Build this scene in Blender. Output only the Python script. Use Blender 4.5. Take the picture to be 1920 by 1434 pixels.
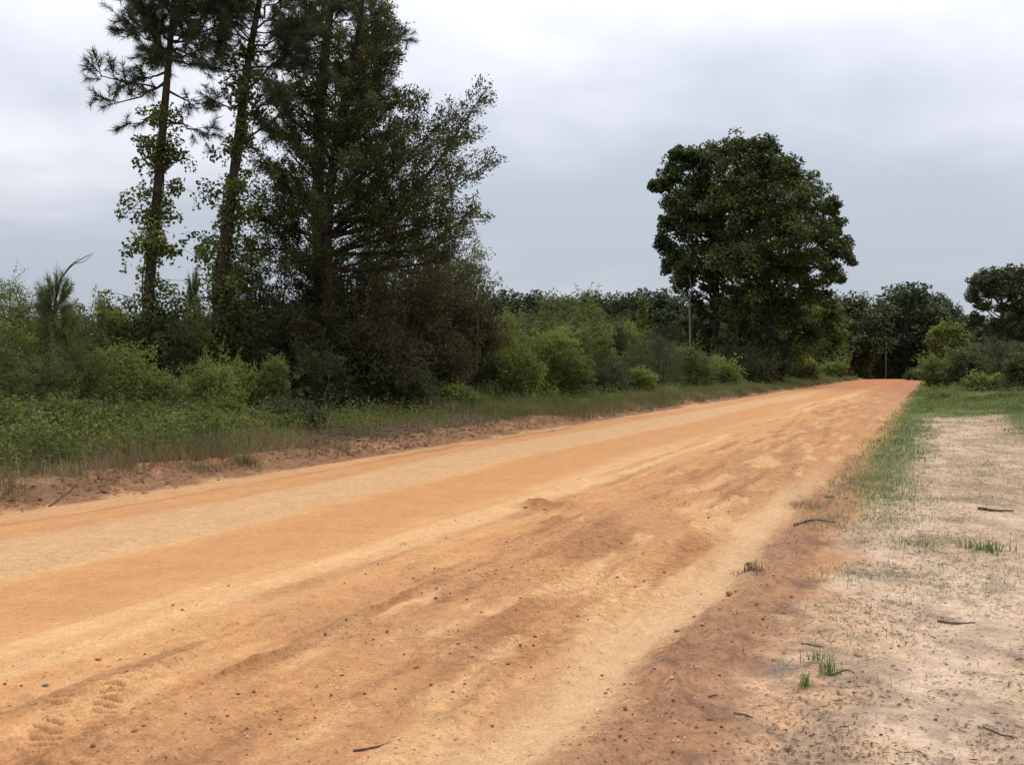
import bpy, math, random
import numpy as np

# ------------------------------------------------------------------ clear
for o in list(bpy.data.objects):
    bpy.data.objects.remove(o)
SC = bpy.context.scene
COL = SC.collection
R = math.radians

# ------------------------------------------------------------------ camera
EYE = 1.6            # eye height in metres
FPX = 1780.0         # focal length in photo pixels (photo 1920 wide)
HOR = 690.0          # horizon row
cam = bpy.data.cameras.new('camera')
cam.sensor_width = 36.0
cam.lens = FPX / 1920.0 * 36.0
cam.clip_start = 0.05
cam.clip_end = 4000
camo = bpy.data.objects.new('camera', cam)
COL.objects.link(camo)
camo.location = (0, 0, EYE)
camo.rotation_euler = (R(90) - math.atan((717 - HOR) / FPX), 0, 0)
SC.camera = camo

# ------------------------------------------------------------------ sky
SUN_EL, SUN_AZ = R(62), R(55)      # azimuth measured from +Y towards +X
world = bpy.data.worlds.new('World')
SC.world = world
world.use_nodes = True
wn, wl = world.node_tree.nodes, world.node_tree.links
wn.clear()
def wnode(t, **kw):
    n = wn.new(t)
    for k, v in kw.items():
        setattr(n, k, v)
    return n
def wmath(op, a, b=None):
    n = wnode('ShaderNodeMath', operation=op)
    for i, x in enumerate((a, b)):
        if x is None:
            continue
        if isinstance(x, (int, float)):
            n.inputs[i].default_value = x
        else:
            wl.new(x, n.inputs[i])
    return n.outputs[0]
tc = wnode('ShaderNodeTexCoord')
sep = wnode('ShaderNodeSeparateXYZ')
wl.new(tc.outputs['Generated'], sep.inputs[0])
zc = wmath('MAXIMUM', sep.outputs[2], 0.0)
den = wmath('ADD', zc, 0.19)
cmb = wnode('ShaderNodeCombineXYZ')
wl.new(wmath('DIVIDE', sep.outputs[0], den), cmb.inputs[0])
wl.new(wmath('DIVIDE', sep.outputs[1], den), cmb.inputs[1])
def wnoise(scale, detail, rough, dist, off):
    mp = wnode('ShaderNodeMapping')
    mp.inputs['Location'].default_value = off
    wl.new(cmb.outputs[0], mp.inputs[0])
    n = wnode('ShaderNodeTexNoise')
    n.inputs['Scale'].default_value = scale
    n.inputs['Detail'].default_value = detail
    n.inputs['Roughness'].default_value = rough
    n.inputs['Distortion'].default_value = dist
    wl.new(mp.outputs[0], n.inputs[0])
    return n.outputs['Fac']
n1 = wnoise(0.42, 5, 0.5, 0.35, (25.1, 2.7, 0))
n2 = wnoise(1.5, 4, 0.55, 0.5, (7.3, 4.2, 2))
mixn = wmath('ADD', wmath('MULTIPLY', n1, 0.81), wmath('MULTIPLY', n2, 0.19))
ramp = wnode('ShaderNodeValToRGB')
ramp.color_ramp.interpolation = 'EASE'
e = ramp.color_ramp.elements
e[0].position = 0.38; e[0].color = (0.50, 0.545, 0.62, 1)
e[1].position = 0.62; e[1].color = (0.89, 0.885, 0.96, 1)
wl.new(mixn, ramp.inputs[0])
# an overcast sky is brighter towards the zenith
grad = wmath('ADD', wmath('MULTIPLY', zc, 1.2), 0.93)
vm = wnode('ShaderNodeVectorMath', operation='SCALE')
wl.new(ramp.outputs[0], vm.inputs[0])
wl.new(wmath('MULTIPLY', grad, 10.0), vm.inputs['Scale'])
sky = wnode('ShaderNodeTexSky', sky_type='NISHITA', sun_disc=False)
sky.sun_elevation = SUN_EL
sky.sun_rotation = SUN_AZ
mx = wnode('ShaderNodeMix', data_type='RGBA')
mx.inputs['Factor'].default_value = 0.92
wl.new(sky.outputs[0], mx.inputs['A'])
wl.new(vm.outputs[0], mx.inputs['B'])
bg = wnode('ShaderNodeBackground')
bg.inputs['Strength'].default_value = 0.1
wl.new(mx.outputs['Result'], bg.inputs['Color'])
out = wnode('ShaderNodeOutputWorld')
wl.new(bg.outputs[0], out.inputs['Surface'])

# ------------------------------------------------------------------ sun behind thin cloud
sl = bpy.data.lights.new('sun', 'SUN')
sl.energy = 1.5
sl.angle = R(14)
sl.color = (1.0, 0.95, 0.87)
so = bpy.data.objects.new('sun', sl)
COL.objects.link(so)
from mathutils import Vector
sd = Vector((math.sin(SUN_AZ) * math.cos(SUN_EL), math.cos(SUN_AZ) * math.cos(SUN_EL), math.sin(SUN_EL)))
so.rotation_euler = (-sd).to_track_quat('-Z', 'Y').to_euler()
so.location = (30, 30, 60)

vs = SC.view_settings
vs.view_transform = 'Standard'
vs.look = 'None'
vs.exposure = 0.0
vs.gamma = 1.0
vs.use_curve_mapping = False
SC.cycles.max_bounces = 6
SC.cycles.diffuse_bounces = 3
SC.cycles.transmission_bounces = 3

# ------------------------------------------------------------------ helpers
rng = np.random.default_rng(11)
def up3(a):
    return np.asarray(a, dtype=np.float64)
def cross(a, b):
    a, b = np.broadcast_arrays(a, b)
    return np.stack([a[..., 1] * b[..., 2] - a[..., 2] * b[..., 1], a[..., 2] * b[..., 0] - a[..., 0] * b[..., 2], a[..., 0] * b[..., 1] - a[..., 1] * b[..., 0]], -1)
def unit(v):
    return v / np.maximum(np.sqrt((v * v).sum(-1, keepdims=True)), 1e-9)

def vnoise(x, y, seed=0):
    """value noise in 0..1"""
    xi = np.floor(x).astype(np.int64); yi = np.floor(y).astype(np.int64)
    xf = x - xi; yf = y - yi
    xf = xf * xf * (3 - 2 * xf); yf = yf * yf * (3 - 2 * yf)
    def h(a, b):
        n = (a * 374761393 + b * 668265263 + seed * 982451653) & 0x7fffffff
        n = ((n ^ (n >> 13)) * 1274126177) & 0x7fffffff
        n = (n ^ (n >> 16)) & 0xffff
        return n / 65535.0
    return (h(xi, yi) * (1 - xf) + h(xi + 1, yi) * xf) * (1 - yf) + (h(xi, yi + 1) * (1 - xf) + h(xi + 1, yi + 1) * xf) * yf
def fbm(x, y, oct=4, seed=0, gain=0.5):
    a = np.zeros_like(x); w = 1.0; tot = 0
    for i in range(oct):
        a += w * vnoise(x, y, seed + i * 17)
        tot += w; w *= gain; x = x * 2.03 + 11.7; y = y * 2.03 + 5.3
    return a / tot
def sstep(a, b, x):
    t = np.clip((x - a) / (b - a), 0, 1)
    return t * t * (3 - 2 * t)
def bump1(x, c, w):
    return np.exp(-((x - c) / w) ** 2)

# road coordinates: s runs along the road, t across it (0 left edge, 8 right edge)
SA, CA = math.sin(R(24.0)), math.cos(R(24.0))
T0 = 9.28
def st_xy(s, t):
    return s * SA + (t - T0) * CA, s * CA - (t - T0) * SA
def xy_st(x, y):
    return x * SA + y * CA, x * CA - y * SA + T0

# tyre tread prints: two tracks by the near end of the road
TREADS = [((-1.905, 3.80), (-2.13, 4.50)), ((-1.735, 3.80), (-1.92, 4.62))]
def tread(x, y):
    h = np.zeros_like(x)
    for (a, b) in TREADS:
        dx, dy = b[0] - a[0], b[1] - a[1]
        L = math.hypot(dx, dy); dx /= L; dy /= L
        u = (x - a[0]) * dx + (y - a[1]) * dy
        w = -(x - a[0]) * dy + (y - a[1]) * dx
        m = sstep(-0.3, -0.25, u) * sstep(L, L - 0.1, u) * sstep(0.065, 0.045, np.abs(w))
        m *= 0.35 + 0.65 * sstep(0.3, 0.6, vnoise(u * 5, w * 6, 5))
        bars = 0.5 + 0.5 * np.cos(2 * math.pi * (u + 0.25 * w) / 0.052)
        h += m * sstep(0.55, 0.85, bars)
    return h

def height(x, y, fine=True):
    x = up3(x); y = up3(y)
    s, t = xy_st(x, y)
    tw = t + (fbm(s * 0.25, t * 0.25, 2, 3) - 0.5) * 0.5
    z = np.zeros_like(x)
    # left bank
    nb = fbm(s * 0.9, t * 2.0, 3, 41)
    z += sstep(0.05, -0.95, tw) * (0.20 + 0.16 * (nb - 0.5) * sstep(-3, -0.6, tw)) + sstep(-0.9, -6.5, tw) * 0.5
    z += sstep(-0.2, -2.0, tw) * (fbm(s * 0.5, t * 0.5, 3, 77) - 0.5) * 0.22
    z += bump1(tw, -0.75, 0.35) * 0.06 * (fbm(s * 2.2, t * 2.2, 2, 8) - 0.2)
    # right side: nearly level sand, verge rising further on
    z += sstep(8.2, 9.2, t) * 0.05 + sstep(34, 60, s) * sstep(8.0, 11.0, t) * 0.45
    z += sstep(10.5, 16, t) * 0.25
    # the land falls away behind the far end of the road
    z -= sstep(140, 210, s) * 2.2
    z += sstep(150, 500, np.abs(t)) * 2.0
    if fine:
        inr = sstep(-0.1, 0.15, t) * sstep(8.6, 8.0, t)
        z += inr * 0.07 * (1 - ((t - 4) / 4.2) ** 2)
        nearf = sstep(60, 30, s)
        rough = sstep(4.3, 6.2, t) * sstep(9.0, 8.2, t)
        wob = (fbm(s * 0.22, t * 0.4, 2, 9) - 0.5)
        # loose windrows and ruts along the right half
        z += inr * nearf * 0.030 * bump1(t + wob * 0.5, 4.92, 0.09) * sstep(8, 14, s) 
        z -= inr * 0.020 * bump1(t + wob * 0.4, 4.72, 0.10) * sstep(8, 14, s)
        z += inr * 0.018 * bump1(t + wob * 0.8, 5.45, 0.18)
        z -= inr * 0.016 * bump1(t + wob * 0.8, 5.85, 0.16)
        z += rough * 0.05 * (fbm(s * 0.9 + t * 0.3, t * 2.6, 4, 21) - 0.5)
        z += rough * 0.035 * (fbm(s * 3.3, t * 5.5, 3, 22) - 0.5)
        z += rough * 0.030 * np.maximum(fbm(s * 9, t * 10, 2, 25) - 0.62, 0) * 2.2
        rid = 1 - np.abs(2 * fbm(s * 0.55, t * 4.2, 4, 81, 0.55) - 1)
        z += rough * 0.040 * sstep(0.80, 1.0, rid) * (0.4 + 0.9 * fbm(s * 6, t * 8, 3, 82))
        z += sstep(0.2, 0.6, t) * inr * 0.012 * (fbm(s * 0.8, t * 6.0, 3, 83) - 0.5)
        # smooth washed channel and pebbly clay ridge beside it
        nw = sstep(13, 7, s)
        z -= nw * 0.045 * bump1(t + wob * 0.3, 7.72, 0.17)
        z += sstep(16, 6, s) * bump1(t + wob * 0.3, 8.2, 0.24) * (0.03 + 0.11 * (fbm(s * 6, t * 7, 4, 31, 0.6) - 0.35))
        # left margin
        z -= inr * 0.03 * bump1(t + wob * 0.3, 0.62, 0.12)
        z += inr * 0.02 * bump1(t + wob * 0.3, 0.35, 0.12)
        z += sstep(-0.1, -0.5, t) * sstep(-2.6, -1.0, t) * 0.07 * (fbm(s * 5, t * 5, 3, 61) - 0.5)
        # sand
        sd_ = sstep(8.4, 8.9, t)
        z += sd_ * 0.045 * (fbm(s * 1.6, t * 1.6, 3, 51) - 0.5) + sd_ * 0.02 * (fbm(s * 8, t * 8, 3, 52) - 0.5)
        # a small heap of scraped soil
        hx, hy = 0.29, 10.45
        d = np.hypot((x - hx) / 1.0, (y - hy) / 0.85)
        z += 0.11 * np.exp(-(d / 0.17) ** 2) * (0.75 + 0.5 * fbm(x * 9, y * 9, 2, 71))
        z += 0.06 * np.exp(-(np.hypot(x - hx - 0.3, y - hy + 0.05) / 0.13) ** 2)
        z -= 0.015 * tread(x, y)
    return z
def gz(x, y):
    return float(height(np.array([x]), np.array([y]))[0])
def ray_u(u):
    return (u - 960.0) / FPX
def at_ut(u, t):
    """world x,y where the line of sight over photo column u meets road offset t"""
    k = ray_u(u)
    y = (T0 - t) / (SA - CA * k)
    return k * y, y
def px3(u, v, Y):
    """point at depth Y seen at photo pixel u,v"""
    return np.array([ray_u(u) * Y, Y, EYE + (HOR - v) / FPX * Y])
def pxg(u, v, z=0.0):
    Y = (EYE - z) * FPX / (v - HOR)
    return ray_u(u) * Y, Y

def link(name, data, parent=None):
    o = bpy.data.objects.new(name, data)
    COL.objects.link(o)
    if parent is not None:
        o.parent = parent
    return o
def tag(o, label=None, cat=None, group=None, kind=None):
    if label: o['label'] = label
    if cat: o['category'] = cat
    if group: o['group'] = group
    if kind: o['kind'] = kind
    return o
def empty(name, loc, label, cat, group=None, rz=0):
    o = link(name, None)
    o.empty_display_size = 0.2
    o.location = loc
    o.rotation_euler = (0, 0, rz)
    return tag(o, label, cat, group)
def copy_tree(o, parent=None):
    c = o.copy()
    COL.objects.link(c)
    c.parent = parent
    for ch in list(o.children):
        copy_tree(ch, c)
    return c

def mesh_np(name, V, F, mat, smooth=False, attrs=None):
    """V (n,3); F (m,k) all faces with k corners"""
    V = np.ascontiguousarray(V, dtype=np.float32); F = np.ascontiguousarray(F, dtype=np.int32)
    me = bpy.data.meshes.new(name)
    me.vertices.add(len(V)); me.vertices.foreach_set('co', V.ravel())
    k = F.shape[1]
    me.loops.add(F.size); me.loops.foreach_set('vertex_index', F.ravel())
    me.polygons.add(len(F))
    me.polygons.foreach_set('loop_start', np.arange(0, F.size, k, dtype=np.int32))
    me.polygons.foreach_set('loop_total', np.full(len(F), k, dtype=np.int32))
    if smooth:
        me.polygons.foreach_set('use_smooth', np.ones(len(F), dtype=bool))
    for an, (ty, dat) in (attrs or {}).items():
        a = me.attributes.new(an, ty, 'POINT')
        a.data.foreach_set('color' if ty == 'FLOAT_COLOR' else 'value', np.ascontiguousarray(dat, dtype=np.float32).ravel())
    me.update()
    me.materials.append(mat)
    return me

# ---- tubes (trunks, limbs, stems)
class Tubes:
    def __init__(self): self.V = []; self.F = []; self.n = 0
    def add(self, pts, rad, sides=6):
        pts = up3(pts); rad = np.asarray(rad, float)
        d = np.gradient(pts, axis=0); d = unit(d)
        ref = np.where(np.abs(d[:, 2:3]) > 0.9, np.array([[1.0, 0, 0]]), np.array([[0, 0, 1.0]]))
        a = unit(cross(d, ref)); b = cross(d, a)
        th = np.linspace(0, 2 * math.pi, sides, endpoint=False)
        ring = pts[:, None, :] + rad[:, None, None] * (np.cos(th)[None, :, None] * a[:, None, :] + np.sin(th)[None, :, None] * b[:, None, :])
        k = len(pts)
        i = np.arange(k - 1)[:, None] * sides + np.arange(sides)[None, :]
        j = np.arange(k - 1)[:, None] * sides + (np.arange(sides)[None, :] + 1) % sides
        f = np.stack([i, j, j + sides, i + sides], -1).reshape(-1, 4) + self.n
        self.V.append(ring.reshape(-1, 3)); self.F.append(f); self.n += k * sides
    def mesh(self, name, mat):
        return mesh_np(name, np.concatenate(self.V), np.concatenate(self.F), mat, True)
def curve_pts(a, b, n, sag=0.0, wob=0.0, r=None):
    a = up3(a); b = up3(b); r = r if r is not None else rng
    u = np.linspace(0, 1, n)[:, None]
    p = a * (1 - u) + b * u
    p[:, 2] += sag * 4 * (u * (1 - u))[:, 0]
    if wob and n > 2:
        p[1:-1] += r.normal(0, wob, (n - 2, 3))
    return p
def smooth_path(P, n):
    """Catmull-Rom through the points"""
    P = up3(P)
    Q = np.vstack([2 * P[0] - P[1], P, 2 * P[-1] - P[-2]])
    out = []
    seg = len(P) - 1
    for u in np.linspace(0, seg - 1e-6, n):
        i = int(u); f = u - i
        p0, p1, p2, p3 = Q[i], Q[i + 1], Q[i + 2], Q[i + 3]
        out.append(0.5 * ((2 * p1) + (-p0 + p2) * f + (2 * p0 - 5 * p1 + 4 * p2 - p3) * f * f + (-p0 + 3 * p1 - 3 * p2 + p3) * f ** 3))
    return np.array(out)

# ---- leaves: one folded four-cornered blade each
class Leaves:
    def __init__(self): self.P = []; self.D = []; self.N = []; self.L = []; self.W = []; self.T = []
    def add(self, P, D, N, L, W, T):
        n = len(P)
        self.P.append(P); self.D.append(D); self.N.append(N)
        self.L.append(np.broadcast_to(L, n)); self.W.append(np.broadcast_to(W, n)); self.T.append(np.broadcast_to(T, n))
    def count(self): return sum(len(p) for p in self.P)
    def clump(self, c, rad, n, leaf, r, squash=0.75, upb=0.6, tint=None, asp=0.55, droop=0.2):
        c = up3(c)
        v = unit(r.normal(size=(n, 3)))
        q = (0.35 + 0.65 * r.random(n) ** 0.6) * rad
        P = c + v * q[:, None] * np.array([1, 1, squash])
        N = unit(v * 0.45 + np.array([0, 0, upb]) + r.normal(0, 0.45, (n, 3)))
        D = unit(cross(N, r.normal(size=(n, 3))) + v * 0.6 - np.array([0, 0, droop]))
        L = leaf * (0.65 + 0.7 * r.random(n))
        t = (r.random() if tint is None else tint)
        self.add(P, D, N, L, L * asp, np.clip(t + r.normal(0, 0.13, n), 0, 1))
    def arrays(self):
        P = np.concatenate(self.P); D = np.concatenate(self.D); N = np.concatenate(self.N)
        L = np.concatenate(self.L)[:, None]; W = np.concatenate(self.W)[:, None]; T = np.concatenate(self.T)
        S = unit(cross(D, N)); N2 = cross(S, D)
        m = P + D * L * 0.45 + N2 * W * 0.18
        V = np.stack([P, m + S * W * 0.5, P + D * L - N2 * L * 0.08, m - S * W * 0.5], 1).reshape(-1, 3)
        F = np.arange(len(P) * 4).reshape(-1, 4)
        return V, F, np.repeat(T, 4)
    def mesh(self, name, mat):
        V, F, T = self.arrays()
        return mesh_np(name, V, F, mat, False, {'tint': ('FLOAT', T)})

# ---- pine needles: one thin three-cornered blade each
class Needles:
    def __init__(self): self.V = []; self.T = []
    def tuft(self, c, axis, r, n=70, length=0.2, body=0.22, width=0.011, tint=None, spread=1.0):
        axis = unit(up3(axis))
        a = r.normal(size=(n, 3)); a -= (a @ axis)[:, None] * axis; a = unit(a)
        base = up3(c) + axis * (r.random(n)[:, None] * body)
        D = unit(axis * (0.75 + 0.3 * r.random(n))[:, None] + a * spread * (0.5 + 0.7 * r.random(n))[:, None])
        L = length * (0.7 + 0.5 * r.random(n))[:, None]
        S = unit(cross(D, r.normal(size=(n, 3)))) * width * 0.5
        tip = base + D * L; tip[:, 2] -= 0.03 * r.random(n)
        self.V.append(np.stack([base - S, base + S, tip], 1).reshape(-1, 3))
        t = r.random() if tint is None else tint
        self.T.append(np.repeat(np.clip(t + r.normal(0, 0.12, n), 0, 1), 3))
    def mesh(self, name, mat):
        V = np.concatenate(self.V)
        return mesh_np(name, V, np.arange(len(V)).reshape(-1, 3), mat, False, {'tint': ('FLOAT', np.concatenate(self.T))})

# ------------------------------------------------------------------ materials
def newmat(name):
    m = bpy.data.materials.new(name); m.use_nodes = True
    nt = m.node_tree; nt.nodes.clear()
    return m, nt.nodes, nt.links
def foliage_mat(name, cols, rough=0.6, trans=0.28, tcol=None, spec=0.25):
    m, N, L = newmat(name)
    at = N.new('ShaderNodeAttribute'); at.attribute_name = 'tint'
    oi = N.new('ShaderNodeObjectInfo')
    mr = N.new('ShaderNodeMath'); mr.operation = 'MULTIPLY_ADD'
    L.new(oi.outputs['Random'], mr.inputs[0]); mr.inputs[1].default_value = 0.24; mr.inputs[2].default_value = -0.12
    ad = N.new('ShaderNodeMath'); ad.operation = 'ADD'
    L.new(at.outputs['Fac'], ad.inputs[0]); L.new(mr.outputs[0], ad.inputs[1])
    rp = N.new('ShaderNodeValToRGB')
    els = rp.color_ramp.elements
    while len(els) < len(cols):
        els.new(0.5)
    for i, c in enumerate(cols):
        els[i].position = i / (len(cols) - 1); els[i].color = (*c, 1)
    L.new(ad.outputs[0], rp.inputs[0])
    p = N.new('ShaderNodeBsdfPrincipled')
    p.inputs['Roughness'].default_value = rough
    p.inputs['Specular IOR Level'].default_value = spec
    L.new(rp.outputs[0], p.inputs['Base Color'])
    tr = N.new('ShaderNodeBsdfTranslucent')
    hs = N.new('ShaderNodeHueSaturation')
    hs.inputs['Hue'].default_value = 0.48; hs.inputs['Saturation'].default_value = 1.1; hs.inputs['Value'].default_value = 1.35
    L.new(rp.outputs[0], hs.inputs['Color']); L.new(hs.outputs[0], tr.inputs['Color'])
    mxs = N.new('ShaderNodeMixShader'); mxs.inputs[0].default_value = trans
    L.new(p.outputs[0], mxs.inputs[1]); L.new(tr.outputs[0], mxs.inputs[2])
    o = N.new('ShaderNodeOutputMaterial'); L.new(mxs.outputs[0], o.inputs[0])
    return m
def bark_mat(name, c0, c1, scale=6.0):
    m, N, L = newmat(name)
    tcn = N.new('ShaderNodeTexCoord')
    mp = N.new('ShaderNodeMapping'); mp.inputs['Scale'].default_value = (1, 1, 0.25)
    L.new(tcn.outputs['Object'], mp.inputs[0])
    nz = N.new('ShaderNodeTexNoise'); nz.inputs['Scale'].default_value = scale; nz.inputs['Detail'].default_value = 6
    L.new(mp.outputs[0], nz.inputs[0])
    rp = N.new('ShaderNodeValToRGB')
    rp.color_ramp.elements[0].position = 0.35; rp.color_ramp.elements[0].color = (*c0, 1)
    rp.color_ramp.elements[1].position = 0.65; rp.color_ramp.elements[1].color = (*c1, 1)
    L.new(nz.outputs['Fac'], rp.inputs[0])
    p = N.new('ShaderNodeBsdfPrincipled'); p.inputs['Roughness'].default_value = 0.9
    p.inputs['Specular IOR Level'].default_value = 0.15
    L.new(rp.outputs[0], p.inputs['Base Color'])
    b = N.new('ShaderNodeBump'); b.inputs['Strength'].default_value = 0.7; b.inputs['Distance'].default_value = 0.03
    L.new(nz.outputs['Fac'], b.inputs['Height']); L.new(b.outputs[0], p.inputs['Normal'])
    o = N.new('ShaderNodeOutputMaterial'); L.new(p.outputs[0], o.inputs[0])
    return m
def plain_mat(name, c0, c1, rough=0.8, scale=30.0, spec=0.3):
    m, N, L = newmat(name)
    tcn = N.new('ShaderNodeTexCoord')
    nz = N.new('ShaderNodeTexNoise'); nz.inputs['Scale'].default_value = scale; nz.inputs['Detail'].default_value = 4
    L.new(tcn.outputs['Object'], nz.inputs[0])
    oi = N.new('ShaderNodeObjectInfo')
    ad = N.new('ShaderNodeMath'); ad.operation = 'ADD'
    sc_ = N.new('ShaderNodeMath'); sc_.operation = 'MULTIPLY_ADD'; sc_.inputs[1].default_value = 0.6; sc_.inputs[2].default_value = -0.3
    L.new(oi.outputs['Random'], sc_.inputs[0]); L.new(nz.outputs['Fac'], ad.inputs[0]); L.new(sc_.outputs[0], ad.inputs[1])
    rp = N.new('ShaderNodeValToRGB')
    rp.color_ramp.elements[0].position = 0.3; rp.color_ramp.elements[0].color = (*c0, 1)
    rp.color_ramp.elements[1].position = 0.7; rp.color_ramp.elements[1].color = (*c1, 1)
    L.new(ad.outputs[0], rp.inputs[0])
    p = N.new('ShaderNodeBsdfPrincipled'); p.inputs['Roughness'].default_value = rough
    p.inputs['Specular IOR Level'].default_value = spec
    L.new(rp.outputs[0], p.inputs['Base Color'])
    b = N.new('ShaderNodeBump'); b.inputs['Strength'].default_value = 0.5; b.inputs['Distance'].default_value = 0.004
    L.new(nz.outputs['Fac'], b.inputs['Height']); L.new(b.outputs[0], p.inputs['Normal'])
    o = N.new('ShaderNodeOutputMaterial'); L.new(p.outputs[0], o.inputs[0])
    return m
def soil_mat():
    m, N, L = newmat('soil')
    at = N.new('ShaderNodeAttribute'); at.attribute_name = 'soil'
    gr = N.new('ShaderNodeAttribute'); gr.attribute_name = 'grit'
    tcn = N.new('ShaderNodeTexCoord')
    def noise(sc_, det, rough=0.6):
        n = N.new('ShaderNodeTexNoise'); n.inputs['Scale'].default_value = sc_
        n.inputs['Detail'].default_value = det; n.inputs['Roughness'].default_value = rough
        L.new(tcn.outputs['Object'], n.inputs[0]); return n.outputs['Fac']
    def mth(op, a, b, c=None):
        n = N.new('ShaderNodeMath'); n.operation = op
        for i, x in enumerate((a, b, c)):
            if x is None: continue
            if isinstance(x, (int, float)): n.inputs[i].default_value = x
            else: L.new(x, n.inputs[i])
        return n.outputs[0]
    f1, f2, f3 = noise(70, 5, 0.7), noise(14, 5, 0.62), noise(2.6, 4)
    # grain: colour changes of single grains and small stones
    k1 = mth('MULTIPLY_ADD', f1, 1.5, 0.25)
    k2 = mth('MULTIPLY_ADD', f2, mth('MULTIPLY_ADD', gr.outputs['Fac'], 0.9, 0.45), mth('MULTIPLY_ADD', gr.outputs['Fac'], -0.45, 0.775))
    k3 = mth('MULTIPLY_ADD', f3, 0.28, 0.86)
    k = mth('MULTIPLY', mth('MULTIPLY', k1, k2), k3)
    vmn = N.new('ShaderNodeVectorMath'); vmn.operation = 'SCALE'
    L.new(at.outputs['Color'], vmn.inputs[0]); L.new(k, vmn.inputs['Scale'])
    # gritty places: dark clods and pale pebbles
    vo = N.new('ShaderNodeTexVoronoi'); vo.inputs['Scale'].default_value = 42; vo.inputs['Randomness'].default_value = 1
    L.new(tcn.outputs['Object'], vo.inputs['Vector'])
    sepc = N.new('ShaderNodeSeparateColor'); L.new(vo.outputs['Color'], sepc.inputs[0])
    near_ = mth('LESS_THAN', vo.outputs['Distance'], mth('MULTIPLY_ADD', sepc.outputs[2], 0.30, 0.12))
    pick = mth('LESS_THAN', sepc.outputs[0], mth('MULTIPLY', gr.outputs['Fac'], 0.40))
    msk = mth('MULTIPLY', near_, pick)
    peb = N.new('ShaderNodeValToRGB')
    pe = peb.color_ramp.elements
    pe[0].position = 0.0; pe[0].color = (0.17, 0.075, 0.035, 1)
    pe[1].position = 1.0; pe[1].color = (0.52, 0.37, 0.24, 1)
    x = pe.new(0.72); x.color = (0.21, 0.10, 0.05, 1)
    L.new(sepc.outputs[1], peb.inputs[0])
    mixc = N.new('ShaderNodeMix'); mixc.data_type = 'RGBA'
    L.new(mth('MULTIPLY', msk, 0.75), mixc.inputs['Factor']); L.new(vmn.outputs[0], mixc.inputs['A']); L.new(peb.outputs[0], mixc.inputs['B'])
    p = N.new('ShaderNodeBsdfPrincipled'); p.inputs['Roughness'].default_value = 0.95
    p.inputs['Specular IOR Level'].default_value = 0.12
    L.new(mixc.outputs['Result'], p.inputs['Base Color'])
    hgt = mth('ADD', mth('MULTIPLY', f2, 1.0), mth('MULTIPLY', f1, 0.35))
    hgt = mth('ADD', hgt, mth('MULTIPLY', msk, 0.25))
    b = N.new('ShaderNodeBump'); b.inputs['Distance'].default_value = 0.018
    L.new(mth('MULTIPLY_ADD', gr.outputs['Fac'], 0.75, 0.22), b.inputs['Strength'])
    L.new(hgt, b.inputs['Height']); L.new(b.outputs[0], p.inputs['Normal'])
    o = N.new('ShaderNodeOutputMaterial'); L.new(p.outputs[0], o.inputs[0])
    return m

M = {}
M['soil'] = soil_mat()
M['oak'] = foliage_mat('oak_leaves', [(0.035, 0.053, 0.013), (0.059, 0.083, 0.018), (0.116, 0.136, 0.025)], 0.5, 0.22)
M['mid'] = foliage_mat('green_leaves', [(0.059, 0.085, 0.023), (0.110, 0.148, 0.036), (0.241, 0.259, 0.065)], 0.6, 0.4)
M['bright'] = foliage_mat('bright_leaves', [(0.081, 0.119, 0.027), (0.142, 0.186, 0.043), (0.263, 0.277, 0.081)], 0.6, 0.42)
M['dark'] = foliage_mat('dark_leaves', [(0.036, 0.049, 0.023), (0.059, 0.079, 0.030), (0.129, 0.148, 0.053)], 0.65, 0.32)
M['brown'] = foliage_mat('brownish_cedar', [(0.040, 0.034, 0.017), (0.058, 0.057, 0.023), (0.080, 0.088, 0.030)], 0.75, 0.32)
M['cedar'] = foliage_mat('cedar_sprays', [(0.037, 0.049, 0.021), (0.070, 0.085, 0.028), (0.131, 0.141, 0.039)], 0.7, 0.25)
M['needle'] = foliage_mat('pine_needles', [(0.033, 0.051, 0.027), (0.057, 0.081, 0.036), (0.099, 0.126, 0.048)], 0.55, 0.22)
M['feather'] = foliage_mat('soft_sprays', [(0.064, 0.092, 0.030), (0.109, 0.142, 0.045), (0.176, 0.204, 0.067)], 0.7, 0.3)
M['far'] = foliage_mat('far_leaves', [(0.033, 0.050, 0.021), (0.052, 0.070, 0.026), (0.085, 0.100, 0.032)], 0.6, 0.22)
M['grass'] = foliage_mat('grass_blades', [(0.073, 0.098, 0.033), (0.138, 0.150, 0.053), (0.263, 0.219, 0.112)], 0.6, 0.3)
M['lawn'] = foliage_mat('short_grass', [(0.075, 0.140, 0.034), (0.115, 0.195, 0.050), (0.20, 0.235, 0.085)], 0.6, 0.3)
M['dry'] = foliage_mat('dry_grass', [(0.115, 0.071, 0.037), (0.196, 0.132, 0.069), (0.299, 0.218, 0.127)], 0.8, 0.2)
M['litter'] = foliage_mat('leaf_litter', [(0.055, 0.034, 0.02), (0.11, 0.065, 0.038), (0.21, 0.14, 0.085)], 0.85, 0.1)
M['flower'] = foliage_mat('white_petals', [(0.55, 0.55, 0.5), (0.7, 0.7, 0.66), (0.8, 0.8, 0.78)], 0.6, 0.2)
M['bark_pine'] = bark_mat('pine_bark', (0.030, 0.023, 0.018), (0.085, 0.058, 0.043))
M['bark_oak'] = bark_mat('oak_bark', (0.06, 0.05, 0.04), (0.15, 0.125, 0.10))
M['bark_grey'] = bark_mat('grey_bark', (0.11, 0.10, 0.085), (0.22, 0.20, 0.175))
M['bark_pale'] = bark_mat('pale_bark', (0.22, 0.20, 0.17), (0.38, 0.35, 0.31))
M['stem'] = bark_mat('shrub_stems', (0.05, 0.038, 0.026), (0.13, 0.10, 0.07), 14)
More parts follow.
